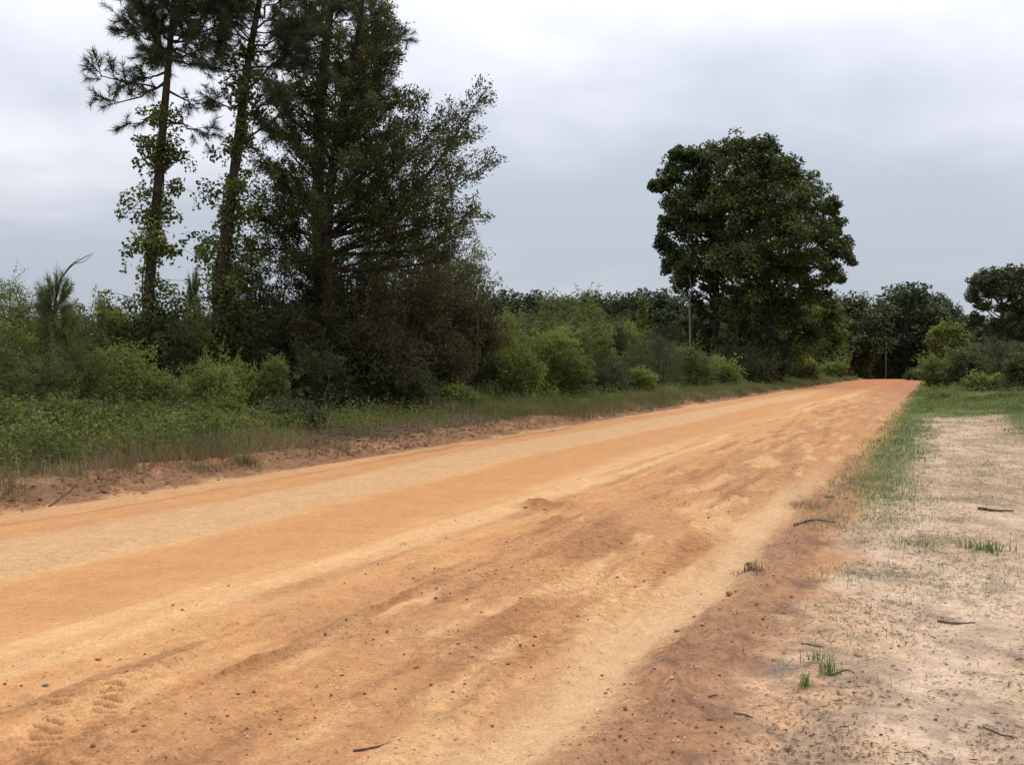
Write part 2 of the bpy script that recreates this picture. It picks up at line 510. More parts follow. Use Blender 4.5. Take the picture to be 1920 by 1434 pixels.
M['deadwood'] = bark_mat('dead_wood', (0.06, 0.045, 0.032), (0.19, 0.14, 0.10), 20)
M['stone_pale'] = plain_mat('pale_stone', (0.32, 0.24, 0.165), (0.52, 0.43, 0.33), 0.95, 18, 0.08)
M['stone_grey'] = plain_mat('grey_stone', (0.12, 0.118, 0.115), (0.27, 0.262, 0.25), 0.95, 18, 0.08)
M['stone_red'] = plain_mat('ironstone', (0.12, 0.055, 0.03), (0.27, 0.14, 0.075), 0.95, 18, 0.08)
M['stone_blue'] = plain_mat('blue_grey_stone', (0.09, 0.10, 0.15), (0.17, 0.19, 0.25), 0.95, 18, 0.08)
M['clod'] = plain_mat('clay_clod', (0.21, 0.10, 0.045), (0.37, 0.185, 0.082), 0.95, 25, 0.1)

# ------------------------------------------------------------------ ground
def grid_axis(a, b, step, grow):
    pts = [a]; st = step
    while pts[-1] < b:
        st = max(step, st * grow); pts.append(pts[-1] + st)
    return pts
def soil_colour(s, t, x, y):
    n = len(s)
    def C(c): return np.array(c)[None, :]
    def mixin(col, c, m): return col * (1 - m[:, None]) + C(c) * m[:, None]
    # streaks run along the road
    st1 = fbm(s * 0.16, t * 3.2, 4, 101)
    st2 = fbm(s * 0.5, t * 7.0, 3, 102)
    pat = fbm(s * 0.55, t * 0.9, 4, 103)
    pat2 = fbm(s * 1.7 + 3, t * 2.6, 4, 104)
    fin = fbm(s * 6, t * 7, 3, 105)
    w = t + (fbm(s * 0.12, t * 0.3, 3, 106) - 0.5) * 0.9 + (pat2 - 0.5) * 0.25
    ORANGE = (0.455, 0.230, 0.092); PALE = (0.545, 0.325, 0.150); GRAVEL = (0.475, 0.295, 0.145)
    RED = (0.375, 0.192, 0.088); DARK = (0.25, 0.112, 0.048); TAN = (0.44, 0.245, 0.112)
    col = np.repeat(C(ORANGE), n, 0)
    col = mixin(col, TAN, sstep(0.95, 0.3, w))
    col = mixin(col, DARK, 0.55 * bump1(w, 0.62, 0.10) * sstep(0.3, 0.6, st2 + 0.15))
    col = mixin(col, GRAVEL, sstep(1.25, 1.7, w) * sstep(3.1, 2.75, w) * 0.9)
    col = mixin(col, PALE, bump1(w, 2.95, 0.16) * 0.5 * sstep(0.35, 0.6, st1))
    col = mixin(col, RED, bump1(w, 1.3, 0.10) * 0.35)
    col = mixin(col, PALE, sstep(4.2, 4.7, w) * sstep(6.2, 5.0, w) * (0.25 + 0.75 * sstep(0.35, 0.65, st1)))
    # scraped reddish right half
    rr = sstep(5.6, 6.3, w) * sstep(8.3, 7.9, t)
    col = mixin(col, RED, rr * (0.35 + 0.45 * sstep(0.35, 0.6, pat)))
    col = mixin(col, PALE, rr * sstep(0.50, 0.64, fbm(s * 0.75 + 3, t * 3.6 + 0.5 * pat, 4, 123)) * 0.75)
    rough = sstep(4.7, 5.8, w) * sstep(8.6, 8.0, t)
    col = mixin(col, DARK, rough * sstep(0.52, 0.66, st2 * 0.55 + fbm(s * 0.9, t * 5.0, 5, 120, 0.6) * 0.45) * 0.55)
    col = mixin(col, DARK, bump1(w, 5.0, 0.10) * sstep(9, 15, s) * sstep(60, 40, s) * 0.5 * sstep(0.35, 0.55, st2))
    col = mixin(col, DARK, bump1(w, 5.4, 0.14) * 0.35 * sstep(0.42, 0.6, st1))
    # far end turns redder, its right edge greyer
    inroad = sstep(-0.2, 0.1, t) * sstep(8.6, 8.1, t)
    col = mixin(col, (0.40, 0.150, 0.060), inroad * sstep(45, 110, s) * 0.95)
    col = mixin(col, (0.36, 0.185, 0.090), inroad * sstep(22, 38, s) * sstep(6.0, 7.2, w) * 0.6)
    # washed channel, then the pebbly ridge
    ch = bump1(t + (fbm(s * 0.4, t * 0.1, 2, 107) - 0.5) * 0.35, 7.72, 0.20) * sstep(18, 9, s)
    col = mixin(col, (0.50, 0.320, 0.165), np.clip(ch * 1.25, 0, 1) * 0.95)
    ri = bump1(t + (fbm(s * 0.7, t * 0.2, 2, 108) - 0.5) * 0.35 + (fin - 0.5) * 0.30 + (pat2 - 0.5) * 0.3, 8.22, 0.27) * sstep(22, 10, s)
    rim = fbm(s * 3.5, t * 4.5, 4, 131, 0.6)
    col = mixin(col, (0.26, 0.145, 0.082), np.clip(ri * 1.3, 0, 1) * 0.92 * (0.78 + 0.22 * sstep(0.35, 0.6, rim)))
    col = mixin(col, (0.17, 0.095, 0.058), np.clip(ri * 1.3, 0, 1) * 0.7 * sstep(0.55, 0.68, rim))
    # pale sand on the right
    SAND = (0.42, 0.300, 0.192); SANDB = (0.50, 0.370, 0.250); SANDD = (0.27, 0.195, 0.135)
    edge = t + (fbm(s * 0.8, t * 0.8, 3, 109) - 0.5) * 0.5 + (fin - 0.5) * 0.35
    m = sstep(8.36, 8.62, edge)
    sand = np.repeat(C(SAND), n, 0)
    sand = mixin(sand, SANDB, sstep(0.45, 0.62, pat))
    sand = mixin(sand, (0.47, 0.285, 0.155), sstep(9.4, 8.7, edge) * sstep(9, 4, s))
    sand = mixin(sand, SANDD, sstep(0.48, 0.64, pat2) * 0.7)
    sand = mixin(sand, (0.21, 0.15, 0.105), sstep(0.56, 0.70, fbm(s * 5 + 7, t * 6, 4, 121, 0.62)) * 0.6)
    sand = mixin(sand, SANDB, sstep(0.60, 0.72, fbm(s * 3 + 2, t * 3, 3, 122)) * 0.6)
    sand = mixin(sand, (0.36, 0.21, 0.12), sstep(0.62, 0.75, fbm(s * 1.1, t * 1.3, 3, 110)) * 0.7)
    ds = np.hypot(x - 1.37, (y - 5.0) * 0.75)      # the grey damp patch
    sand = mixin(sand, (0.17, 0.135, 0.11), sstep(0.22, 0.05, ds + (fin - 0.5) * 0.16))
    col = col * (1 - m[:, None]) + sand * m[:, None]
    # green cover beyond the sand
    gcol = np.repeat(C((0.085, 0.085, 0.036)), n, 0)
    gcol = mixin(gcol, (0.15, 0.115, 0.06), sstep(0.45, 0.65, pat2))
    gm = np.maximum(sstep(30, 40, s + (pat - 0.5) * 14) * sstep(8.2, 8.8, edge), sstep(10.6, 11.8, edge + (pat - 0.5) * 1.6) * sstep(19, 24, s))
    gm = np.maximum(gm, sstep(12, 14, edge))
    gm = np.maximum(gm, np.maximum(bump1(edge, 8.55, 0.38) * sstep(10, 15, s), 0) * 0.8)
    col = col * (1 - gm[:, None]) + gcol * gm[:, None]
    # left bank: bare reddish berm, then leaf litter and soil under the grass
    b = sstep(0.12, -0.12, t + (pat2 - 0.5) * 0.5)
    berm = np.repeat(C((0.21, 0.115, 0.060)), n, 0)
    berm = mixin(berm, (0.30, 0.160, 0.080), sstep(0.48, 0.66, fin * 0.6 + pat2 * 0.4))
    berm = mixin(berm, (0.11, 0.078, 0.045), sstep(-1.0, -1.5, t))
    berm = mixin(berm, (0.085, 0.058, 0.038), sstep(-0.9, -1.3, t) * sstep(12, 15, s) * sstep(26, 23, s))
    berm = mixin(berm, (0.085, 0.068, 0.036), sstep(-1.8, -3.4, t + (pat - 0.5)))
    berm = mixin(berm, (0.055, 0.052, 0.026), sstep(-5.5, -8.0, t))
    col = col * (1 - b[:, None]) + berm * b[:, None]
    tr = tread(x, y)
    col = mixin(col, DARK, np.clip(tr, 0, 1) * 0.85)
    # scraped soil heap
    hp = np.exp(-(np.hypot(x - 0.38, y - 10.45) / 0.28) ** 2)
    col = mixin(col, (0.28, 0.118, 0.046), np.clip(hp * 1.3, 0, 1) * 0.8)
    col *= (0.93 + 0.14 * fin)[:, None]
    grit = 0.10 + 0.75 * rough * sstep(0.4, 0.62, pat2 * 0.6 + st2 * 0.4) + 0.8 * ri + 0.55 * m + 0.8 * b * sstep(-2.5, -1, t) \
        + 0.30 * sstep(1.25, 1.7, w) * sstep(3.1, 2.75, w) + 0.35 * rr
    grit *= (1 - 0.85 * np.clip(ch, 0, 1))
    return col, np.clip(grit, 0, 1)

def build_ground():
    sa = list(-np.array(grid_axis(0.0, 700, 0.5, 1.25))[::-1][:-1])
    s = [0.0]
    while s[-1] < 150:
        q = s[-1]
        st = 0.10 if q < 1.6 else (0.008 if 2.45 < q < 3.55 else max(0.018, 0.0100 * q))
        s.append(q + st)
    s += [s[-1] + d for d in grid_axis(1.0, 1500, 1.0, 1.09)]
    s = np.array(sa + s)
    t = []
    q = -2.6
    while q < 11.6:
        t.append(q); q += 0.011 if 5.40 < q < 6.05 else 0.051
    left = [-2.6 - d for d in grid_axis(0.08, 1200, 0.08, 1.13)][::-1]
    right = [t[-1] + d for d in grid_axis(0.05, 1200, 0.05, 1.13)]
    t = np.array(left + t + right)
    S, T = np.meshgrid(s, t, indexing='ij')
    sf, tf = S.ravel(), T.ravel()
    X, Y = st_xy(sf, tf)
    Z = height(X, Y)
    colr, grit = soil_colour(sf, tf, X, Y)
    V = np.stack([X, Y, Z], 1)
    ns, nt_ = len(s), len(t)
    i = (np.arange(ns - 1)[:, None] * nt_ + np.arange(nt_ - 1)[None, :]).ravel()
    F = np.stack([i, i + nt_, i + nt_ + 1, i + 1], 1)
    F = F[:, ::-1]
    tc_ = (T[:-1, :-1] + T[1:, 1:]).ravel() * 0.5
    sc_ = (S[:-1, :-1] + S[1:, 1:]).ravel() * 0.5
    eL = (fbm(sc_ * 0.9, sc_ * 0, 3, 201) - 0.5) * 0.25
    eR = 8.35 + (fbm(sc_ * 0.7, sc_ * 0, 3, 202) - 0.5) * 0.3
    zone = np.where(tc_ < eL, 0, np.where(tc_ < eR, 1, 2))
    for k, (nm, lab) in enumerate((('verge_ground', 'brown litter covered bank rising on the left of the dirt road'),
                                   ('dirt_road', 'orange sandy dirt road running off to the right'),
                                   ('sandy_ground', 'pale sandy ground on the right of the dirt road'))):
        f = F[zone == k]
        idx, inv = np.unique(f, return_inverse=True)
        c4 = np.concatenate([colr[idx], np.ones((len(idx), 1))], 1)
        me = mesh_np(nm, V[idx], inv.reshape(-1, 4), M['soil'], True,
                     {'soil': ('FLOAT_COLOR', c4), 'grit': ('FLOAT', grit[idx])})
        tag(link(nm, me), lab, None, None, 'structure')
build_ground()

# ------------------------------------------------------------------ bushes: stems, rounded lobes, leaf clumps
KIND = {  # material, leaf size factor, leaf aspect, profile, sprigs, blossoms, name, category
    'mid': ('mid', 1.0, 0.55, 'mound', 14, 0, 'leafy_bush', 'bush'),
    'midtall': ('mid', 1.0, 0.55, 'tall', 16, 0, 'leafy_bush', 'bush'),
    'bright': ('bright', 1.0, 0.5, 'mound', 18, 0, 'leafy_bush', 'bush'),
    'brighttall': ('bright', 1.0, 0.5, 'tall', 20, 0, 'leafy_bush', 'bush'),
    'dark': ('dark', 1.0, 0.5, 'mound', 10, 0, 'leafy_bush', 'bush'),
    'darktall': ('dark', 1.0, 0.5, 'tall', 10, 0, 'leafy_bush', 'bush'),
    'brown': ('brown', 0.95, 0.42, 'tall', 14, 0, 'cedar_bush', 'bush'),
    'brownmound': ('brown', 0.95, 0.42, 'mound', 14, 0, 'cedar_bush', 'bush'),
    'bramble': ('mid', 0.85, 0.6, 'mound', 26, 120, 'bramble_bush', 'bush'),
    'feather': ('feather', 1.3, 0.15, 'mound', 30, 0, 'feathery_bush', 'bush'),
    'darkfeather': ('dark', 1.1, 0.16, 'mound', 4, 0, 'feathery_bush', 'bush'),
    'column': ('bright', 1.0, 0.6, 'column', 14, 0, 'young_tree', 'young tree'),
}
def bush_parts(kind, W, H, Yd, seed, cover=1.0):
    mat, lf, asp, prof, nsprig, nblo, nm, cat = KIND[kind]
    r = np.random.default_rng(seed)
    lv = Leaves(); tb = Tubes(); fl = Leaves()
    leaf = Yd * lf
    # lobes
    lobes = []
    base_r = 0.46 * min(W, H * 0.8)
    nl = int(np.clip(5 + 2.6 * (W * H) / (base_r * base_r), 7, 38))
    if prof == 'mound' and H > 1.7 * W: prof = 'tall'
    for k in range(nl):
        a = k * 2.4 + r.normal(0, 0.4)
        f = (k + 0.5) / nl
        if prof == 'mound':
            el = math.asin(min(1, f ** 0.75)); q = 0.62 + 0.12 * r.random()
            c = np.array([math.cos(a) * math.cos(el) * q * W, math.sin(a) * math.cos(el) * q * W, (0.16 + math.sin(el) * 0.60) * H])
            R_ = base_r * (0.45 + 0.75 * r.random())
        elif prof == 'tall':
            q = 0.70 * math.sin(math.pi * (0.26 + 0.62 * f)) ** 0.55 * (0.55 + 0.6 * r.random())
            c = np.array([math.cos(a) * q * W, math.sin(a) * q * W, (0.12 + 0.76 * f) * H]); R_ = base_r * (0.42 + 0.65 * r.random())
        else:
            q = 0.45 * (1 - f) ** 0.7
            c = np.array([math.cos(a) * q * W, math.sin(a) * q * W, (0.10 + 0.82 * f) * H]); R_ = base_r * (1.0 - 0.55 * f)
        lobes.append((c, R_))
    top = max(c[2] + R_ * 0.95 for c, R_ in lobes)
    for c, R_ in lobes:
        c[2] *= H / top
    area = sum(4 * math.pi * R_ * R_ for _, R_ in lobes)
    n_tot = int(np.clip(cover * 4.2 * 2 * W * H / (leaf * leaf * asp * 0.55), 1500, 11500 if mat == 'brown' else 7800))
    for (c, R_) in lobes:
        share = n_tot * (4 * math.pi * R_ * R_) / area
        tb.add(curve_pts((c[0] * 0.1, c[1] * 0.1, -0.08), c, 6, 0.05 * H, 0.03, r), np.linspace(0.010 + 0.006 * H, 0.005, 6), 4)
        nc = int(10 + 8 * r.random())
        tint0 = 0.47 + r.normal(0, 0.12)
        for k in range(nc):
            v = unit(r.normal(size=3) + 0.9 * np.array([c[0] / W, c[1] / W, 0.35]))
            cc = c + v * R_ * (0.50 + 0.75 * r.random() ** 1.3)
            if cc[2] < 0.02: cc[2] = 0.02 + 0.1 * r.random()
            lv.clump(cc, R_ * (0.20 + 0.32 * r.random()), int(share / nc * (0.6 + 0.8 * r.random())) + 3, leaf, r, 0.72, 0.75, np.clip(tint0 + r.normal(0, 0.17), 0, 1), asp)
            if k % 3 == 0:
                tb.add(curve_pts(c, cc, 3, 0.02, 0, r), np.array([0.006, 0.004, 0.003]), 3)
    for k in range(int(nsprig * 3.4)):
        c, R_ = lobes[r.integers(len(lobes))]
        d = unit(np.array([c[0] / max(W, .1), c[1] / max(W, .1), 0.7]) + r.normal(0, 0.4, 3))
        a_ = c + d * R_ * 0.6; Ls = R_ * (0.5 + 1.4 * r.random() ** 2)
        tip = a_ + d * Ls
        n = int(np.clip(Ls / leaf * 2.6, 6, 40))
        P = curve_pts(a_, tip, 3, 0.04, 0, r)
        tb.add(P, np.linspace(0.006, 0.002, 3), 3)
        u = np.sort(r.random(n)); Pp = a_ + (tip - a_) * u[:, None] + r.normal(0, leaf * 0.5, (n, 3))
        Pp[:, 2] += 0.04 * 4 * u * (1 - u)
        N_ = unit(r.normal(0, 0.5, (n, 3)) + np.array([0, 0, 0.8]))
        lv.add(Pp, unit(cross(N_, r.normal(size=(n, 3))) + d * 0.6), N_, leaf * 0.95, leaf * asp, np.clip(0.62 + r.normal(0, 0.15), 0, 1))
    for k in range(nblo):
        c, R_ = lobes[r.integers(len(lobes))]
        v = unit(r.normal(size=3) + np.array([0, 0, 0.7]))
        P0 = c + v * R_ * (1.05 + 0.15 * r.random())
        for j in range(5):
            aa = 2 * math.pi * j / 5
            fl.add(P0[None], unit(np.array([[math.cos(aa), math.sin(aa), 0.25]])), np.array([[0, 0, 1.0]]), 0.036, 0.032, r.random())
    parts = {'stem': tb.mesh('stem', M['stem']), 'foliage': lv.mesh('foliage', M[mat])}
    if nblo:
        parts['blossom'] = fl.mesh('blossom', M['flower'])
    return parts
def make_youngpine(seed, mat, n=90):
    r = np.random.default_rng(seed)
    nd = Needles(); tb = Tubes()
    tb.add(curve_pts((0, 0, -0.05), (0.02, 0.01, 0.93), 6, 0, 0.01, r), np.linspace(0.022, 0.008, 6), 6)
    nd.tuft((0.02, 0.01, 0.88), (0, 0, 1), r, 150, 0.10, 0.10, 0.006, 0.7, 0.6)
    for k in range(n):
        h = 0.10 + 0.78 * r.random() ** 0.9; a = r.random() * 2 * math.pi
        Ls = (0.95 - h) * 0.75 * (0.5 + 0.6 * r.random()) + 0.08
        tip = np.array([math.cos(a) * Ls, math.sin(a) * Ls, h + 0.14 * r.random()])
        root = np.array([0, 0, h])
        tb.add(curve_pts(root, tip, 4, -0.02, 0, r), np.linspace(0.007, 0.003, 4), 3)
        for u in (0.3, 0.5, 0.72, 0.95):
            nd.tuft(root + (tip - root) * u, unit(tip - root) + np.array([0, 0, 0.4]), r, 34, 0.10, 0.10, 0.0055, 0.5 + r.normal(0, 0.2), 0.9)
    return {'stem': tb.mesh('stem', M['stem']), 'foliage': nd.mesh('foliage', mat)}
YPINE = make_youngpine(15, M['feather'])
prng = random.Random(5)
bush_no = [0]
REAR = {}
def put_bush(kind, x, y, wid, hgt, label, group=None, shared=False):
    z = gz(x, y)
    bush_no[0] += 1
    rz = prng.random() * 6.28
    if kind == 'youngpine':
        o = empty('young_pine', (x, y, z - 0.03), label, 'pine', group, rz)
        o.scale = (wid * 1.25, wid * 1.25, hgt); parts = YPINE
    else:                   # bushes of like kind, stoutness and fineness share their meshes
        o = empty(KIND[kind][6], (x, y, z - 0.03), label, KIND[kind][7], group, rz)
        ratio = min((0.75, 1.3, 2.1, 3.3, 5.0), key=lambda q: abs(math.log(q * wid / hgt)))
        wpx = 2 * wid / y * FPX
        fine = 2 ** round(math.log2(wpx / 140)) * 140
        key = (kind, ratio, fine, bush_no[0] % 2 if kind in ('mid', 'brown') else 0)
        if key not in REAR:
            REAR[key] = bush_parts(kind, 1.0, ratio, max(0.068, 9.0 / fine), 900 + len(REAR))
        parts = REAR[key]
        o.scale = (wid, wid, hgt / ratio)
    fo = None
    for nm, me in parts.items():
        q = link(nm, me, o)
        if nm == 'foliage': fo = q
        if nm == 'stem' and kind != 'youngpine': q['kind'] = 'stuff'; q.name = 'stems'
        if nm == 'blossom':
            q.parent = fo; q['kind'] = 'stuff'
    return o
def bush_px(kind, u, t, vtop, wpx, label, group=None, shared=False):
    x, y = at_ut(u, t)
    ztop = EYE + (HOR - vtop) / FPX * y
    h = ztop - gz(x, y)
    return put_bush(kind, x, y, wpx * 0.5 / FPX * y, max(h, 0.3), label, group, shared)

# ------------------------------------------------------------------ pines
def path_px(pts, Y, dy=0.0):
    n = len(pts)
    return np.array([px3(u, v, Y + dy * i / max(1, n - 1)) for i, (u, v) in enumerate(pts)])
def make_pine(name, label, trunk, Y, rbase, limbs, nrand, vr, reach, seed, tuftn=62, cat='pine'):
    """trunk: photo points base to top; limbs: (start fraction, (u,v) end, depth offset, tufts)"""
    r = np.random.default_rng(seed)
    P = path_px(trunk, Y)
    P[0][2] = gz(P[0][0], P[0][1]) - 0.1
    org = P[0].copy(); org[2] += 0.1
    path = smooth_path(P, 34)
    tb = Tubes(); br = Tubes(); nd = Needles()
    tb.add(path - org, rbase * (1 - 0.86 * np.linspace(0, 1, 34) ** 1.1), 9)
    zt = path[:, 2]
    def along(f): 
        i = f * 33; a = int(min(32, i)); q = i - a
        return path[a] * (1 - q) + path[a + 1] * q
    def limb(a, b, ntuft, thick, sag=0.0):
        L = np.linalg.norm(b - a)
        c = curve_pts(a, b, 7, sag, 0.04 * L ** 0.5, r)
        br.add(c - org, np.linspace(thick, thick * 0.25, 7), 5)
        for k in range(ntuft):
            f = 0.35 + 0.65 * (k + r.random()) / ntuft
            i = min(5, int(f * 6)); q = f * 6 - i
            base = c[i] * (1 - q) + c[min(6, i + 1)] * q
            d = unit(unit(b - a) + r.normal(0, 0.55, 3) + np.array([0, 0, 0.35]))
            Lt = (0.15 + 0.5 * r.random()) * min(1.0, 0.35 + L * 0.22)
            tip = base + d * Lt
            br.add(curve_pts(base, tip, 3, 0.02, 0, r) - org, np.array([0.012, 0.009, 0.005]), 3)
            tn = np.clip(0.45 + r.normal(0, 0.2), 0, 1)
            nd.tuft(tip - org - d * 0.16, d, r, tuftn, 0.23, 0.34, 0.015, tn)
            for _ in range(2):
                d2 = unit(d + r.normal(0, 0.7, 3)); b2 = base + d * Lt * (0.2 + 0.6 * r.random())
                t2 = b2 + d2 * (0.15 + 0.3 * r.random())
                br.add(curve_pts(b2, t2, 3, 0.01, 0, r) - org, np.array([0.009, 0.007, 0.004]), 3)
                nd.tuft(t2 - org - d2 * 0.14, d2, r, int(tuftn * 0.8), 0.22, 0.30, 0.015, tn)
        nd.tuft(b - org - unit(b - a) * 0.15, b - a, r, int(tuftn * 1.3), 0.23, 0.36, 0.013)
    for (f, uv, dy, nt_) in limbs:
        a = along(f); b = px3(uv[0], uv[1], Y + dy)
        limb(a, b, nt_, 0.035, -0.06)
    for k in range(nrand):
        h = vr[0] + (vr[1] - vr[0]) * (k + r.random()) / nrand
        a = along(h); az = k * 2.4 + r.normal(0, 0.4)
        env = math.sin(math.pi * min(1.0, 0.22 + 0.78 * (h - vr[0]) / (vr[1] - vr[0]))) ** 0.6
        L = reach * (0.35 + 0.65 * env) * (0.6 + 0.5 * r.random())
        b = a + np.array([math.cos(az) * L, math.sin(az) * L, L * (0.10 + 0.45 * r.random())])
        limb(a, b, int(4 + L * 4.5), 0.016 + 0.010 * L, -0.05 * L)
    nd.tuft(path[-1] - org, (0, 0, 1), r, tuftn * 2, 0.2, 0.3, 0.012)
    o = empty(name, org, label, cat)
    link('trunk', tb.mesh('trunk', M['bark_pine']), o)
    link('branch', br.mesh('branch', M['bark_pine']), o)
    link('crown', nd.mesh('crown', M['needle']), o)
    return path
def make_vine(label, path, f0, f1, n, reach, seed, leaf=0.085, mat='mid', hang=0.5, side=None):
    r = np.random.default_rng(seed)
    lv = Leaves(); tb = Tubes()
    i0 = int(f0 * 33)
    org = path[i0].copy()
    m = int((f1 - f0) * 33) + 1
    st = path[i0:i0 + m].copy()
    ang = np.linspace(0, 9, len(st))
    st[:, 0] += 0.16 * np.cos(ang); st[:, 1] += 0.16 * np.sin(ang) - 0.06
    tb.add(st - org, np.full(len(st), 0.02), 5)
    for k in range(n):
        f = f0 + (f1 - f0) * r.random() ** 1.5
        f = float(np.clip(f + 0.03 * math.sin(f * 110), f0, f1))
        i = f * 33; a = int(min(32, i)); q = i - a
        c = path[a] * (1 - q) + path[a + 1] * q
        az = r.random() * 6.283
        L = reach * r.random() ** 1.4 * (1.25 - 0.6 * (f - f0) / (f1 - f0)) + 0.12
        if k % 5 == 0: L = 0.15 + 0.2 * r.random()
        e_ = c + np.array([math.cos(az) * L, math.sin(az) * L, r.normal(0, 0.2)])
        tb.add(curve_pts(c, e_, 4, 0.06, 0.03, r) - org, np.linspace(0.012, 0.004, 4), 3)
        tint = np.clip(0.45 + r.normal(0, 0.25), 0, 1)
        for w in range(3):
            u = 0.4 + 0.6 * r.random()
            lv.clump(c + (e_ - c) * u - org + r.normal(0, 0.08, 3), 0.13 + 0.12 * r.random(), int(14 + 16 * r.random()), leaf, r, 0.9, 0.4, tint, 0.7)
        if r.random() < hang:
            Ld = 0.3 + 0.7 * r.random()
            e2 = e_ + np.array([r.normal(0, 0.1), r.normal(0, 0.1), -Ld])
            tb.add(curve_pts(e_, e2, 4, 0, 0.04, r) - org, np.full(4, 0.004), 3)
            nn = int(8 + 14 * Ld); u = r.random(nn)[:, None]
            Pn = e_ + (e2 - e_) * u + r.normal(0, 0.05, (nn, 3)) - org
            Nn = unit(r.normal(size=(nn, 3)) + np.array([0, -0.3, 0.4]))
            lv.add(Pn, unit(cross(Nn, r.normal(size=(nn, 3))) - np.array([0, 0, 0.5])), Nn, leaf, leaf * 0.7, tint)
    o = empty('climbing_vine', org, label, 'vine')
    link('stem', tb.mesh('stem', M['stem']), o)
    link('foliage', lv.mesh('foliage', M[mat]), o)

YP1, YP2, YP3 = 24.0, 25.0, 29.5
p1 = make_pine('pine_tree', 'slender vine-hung pine at the far left, its trunk bare against the sky',
               [(268, 740), (275, 620), (287, 470), (298, 350), (312, 200), (322, 90), (331, -20), (336, -150), (338, -230)], YP1, 0.155,
               [(0.545, (183, 150), -0.6, 9), (0.55, (205, 200), 0.5, 4), (0.50, (240, 235), -0.3, 2), (0.57, (262, 150), 0.9, 5),
                (0.53, (392, 205), 0.4, 4), (0.48, (408, 255), -0.5, 3), (0.62, (255, 60), -0.8, 6), (0.60, (400, 130), 0.5, 6), (0.64, (420, 70), -0.4, 6),
                (0.66, (270, 20), 0.6, 7), (0.60, (300, 110), -0.7, 7), (0.63, (360, 60), -0.9, 7), (0.64, (290, 40), -1.0, 8), (0.67, (390, 10), 0.8, 8), (0.65, (340, 30), 1.2, 8), (0.68, (310, -10), -1.1, 8), (0.61, (275, 95), 0.9, 7), (0.62, (385, 95), -0.8, 7)],
               28, (0.60, 0.99), 1.75, 21)
p2 = make_pine('pine_tree', 'second pine from the left, leaning right, vines wrapped round its trunk',
               [(402, 740), (412, 560), (428, 430), (446, 280), (468, 120), (490, 0), (508, -130), (515, -240)], YP2, 0.175,
               [(0.50, (395, 195), -0.8, 3), (0.56, (575, 120), 0.5, 6), (0.60, (565, 50), -0.6, 6), (0.62, (420, 60), 0.7, 5), (0.64, (545, 10), 0.3, 6),
                (0.44, (560, 200), 0.8, 6), (0.48, (540, 180), -0.9, 7), (0.66, (440, 20), -0.5, 6), (0.52, (600, 60), 1.2, 7)],
               24, (0.57, 0.99), 1.8, 22)
p3 = make_pine('pine_tree', 'dark bushy pine rising behind the cedar, top cut by the picture edge',
               [(596, 740), (602, 560), (598, 420), (600, 250), (612, 100), (626, -20), (634, -140), (638, -250)], YP3, 0.26,
               [(0.42, (520, 250), -0.8, 8), (0.45, (690, 230), -0.9, 8), (0.50, (530, 180), -1.2, 8), (0.52, (700, 150), -1.0, 8), (0.56, (520, 110), 0.4, 8),
                (0.58, (690, 90), -0.8, 8), (0.62, (560, 60), -1.2, 8), (0.64, (700, 40), 0.5, 8), (0.66, (660, 20), -1.2, 8), (0.40, (640, 300), -1.4, 8), (0.36, (530, 330), -1.0, 7)],
               40, (0.32, 0.99), 2.3, 23, 56)
make_vine('leafy vine climbing the slender leftmost pine trunk', p1, 0.05, 0.52, 125, 1.05, 31, 0.10, 'mid', 0.3)
make_vine('leafy vine climbing the leaning second pine', p2, 0.05, 0.60, 135, 1.15, 32, 0.105, 'mid', 0.3)

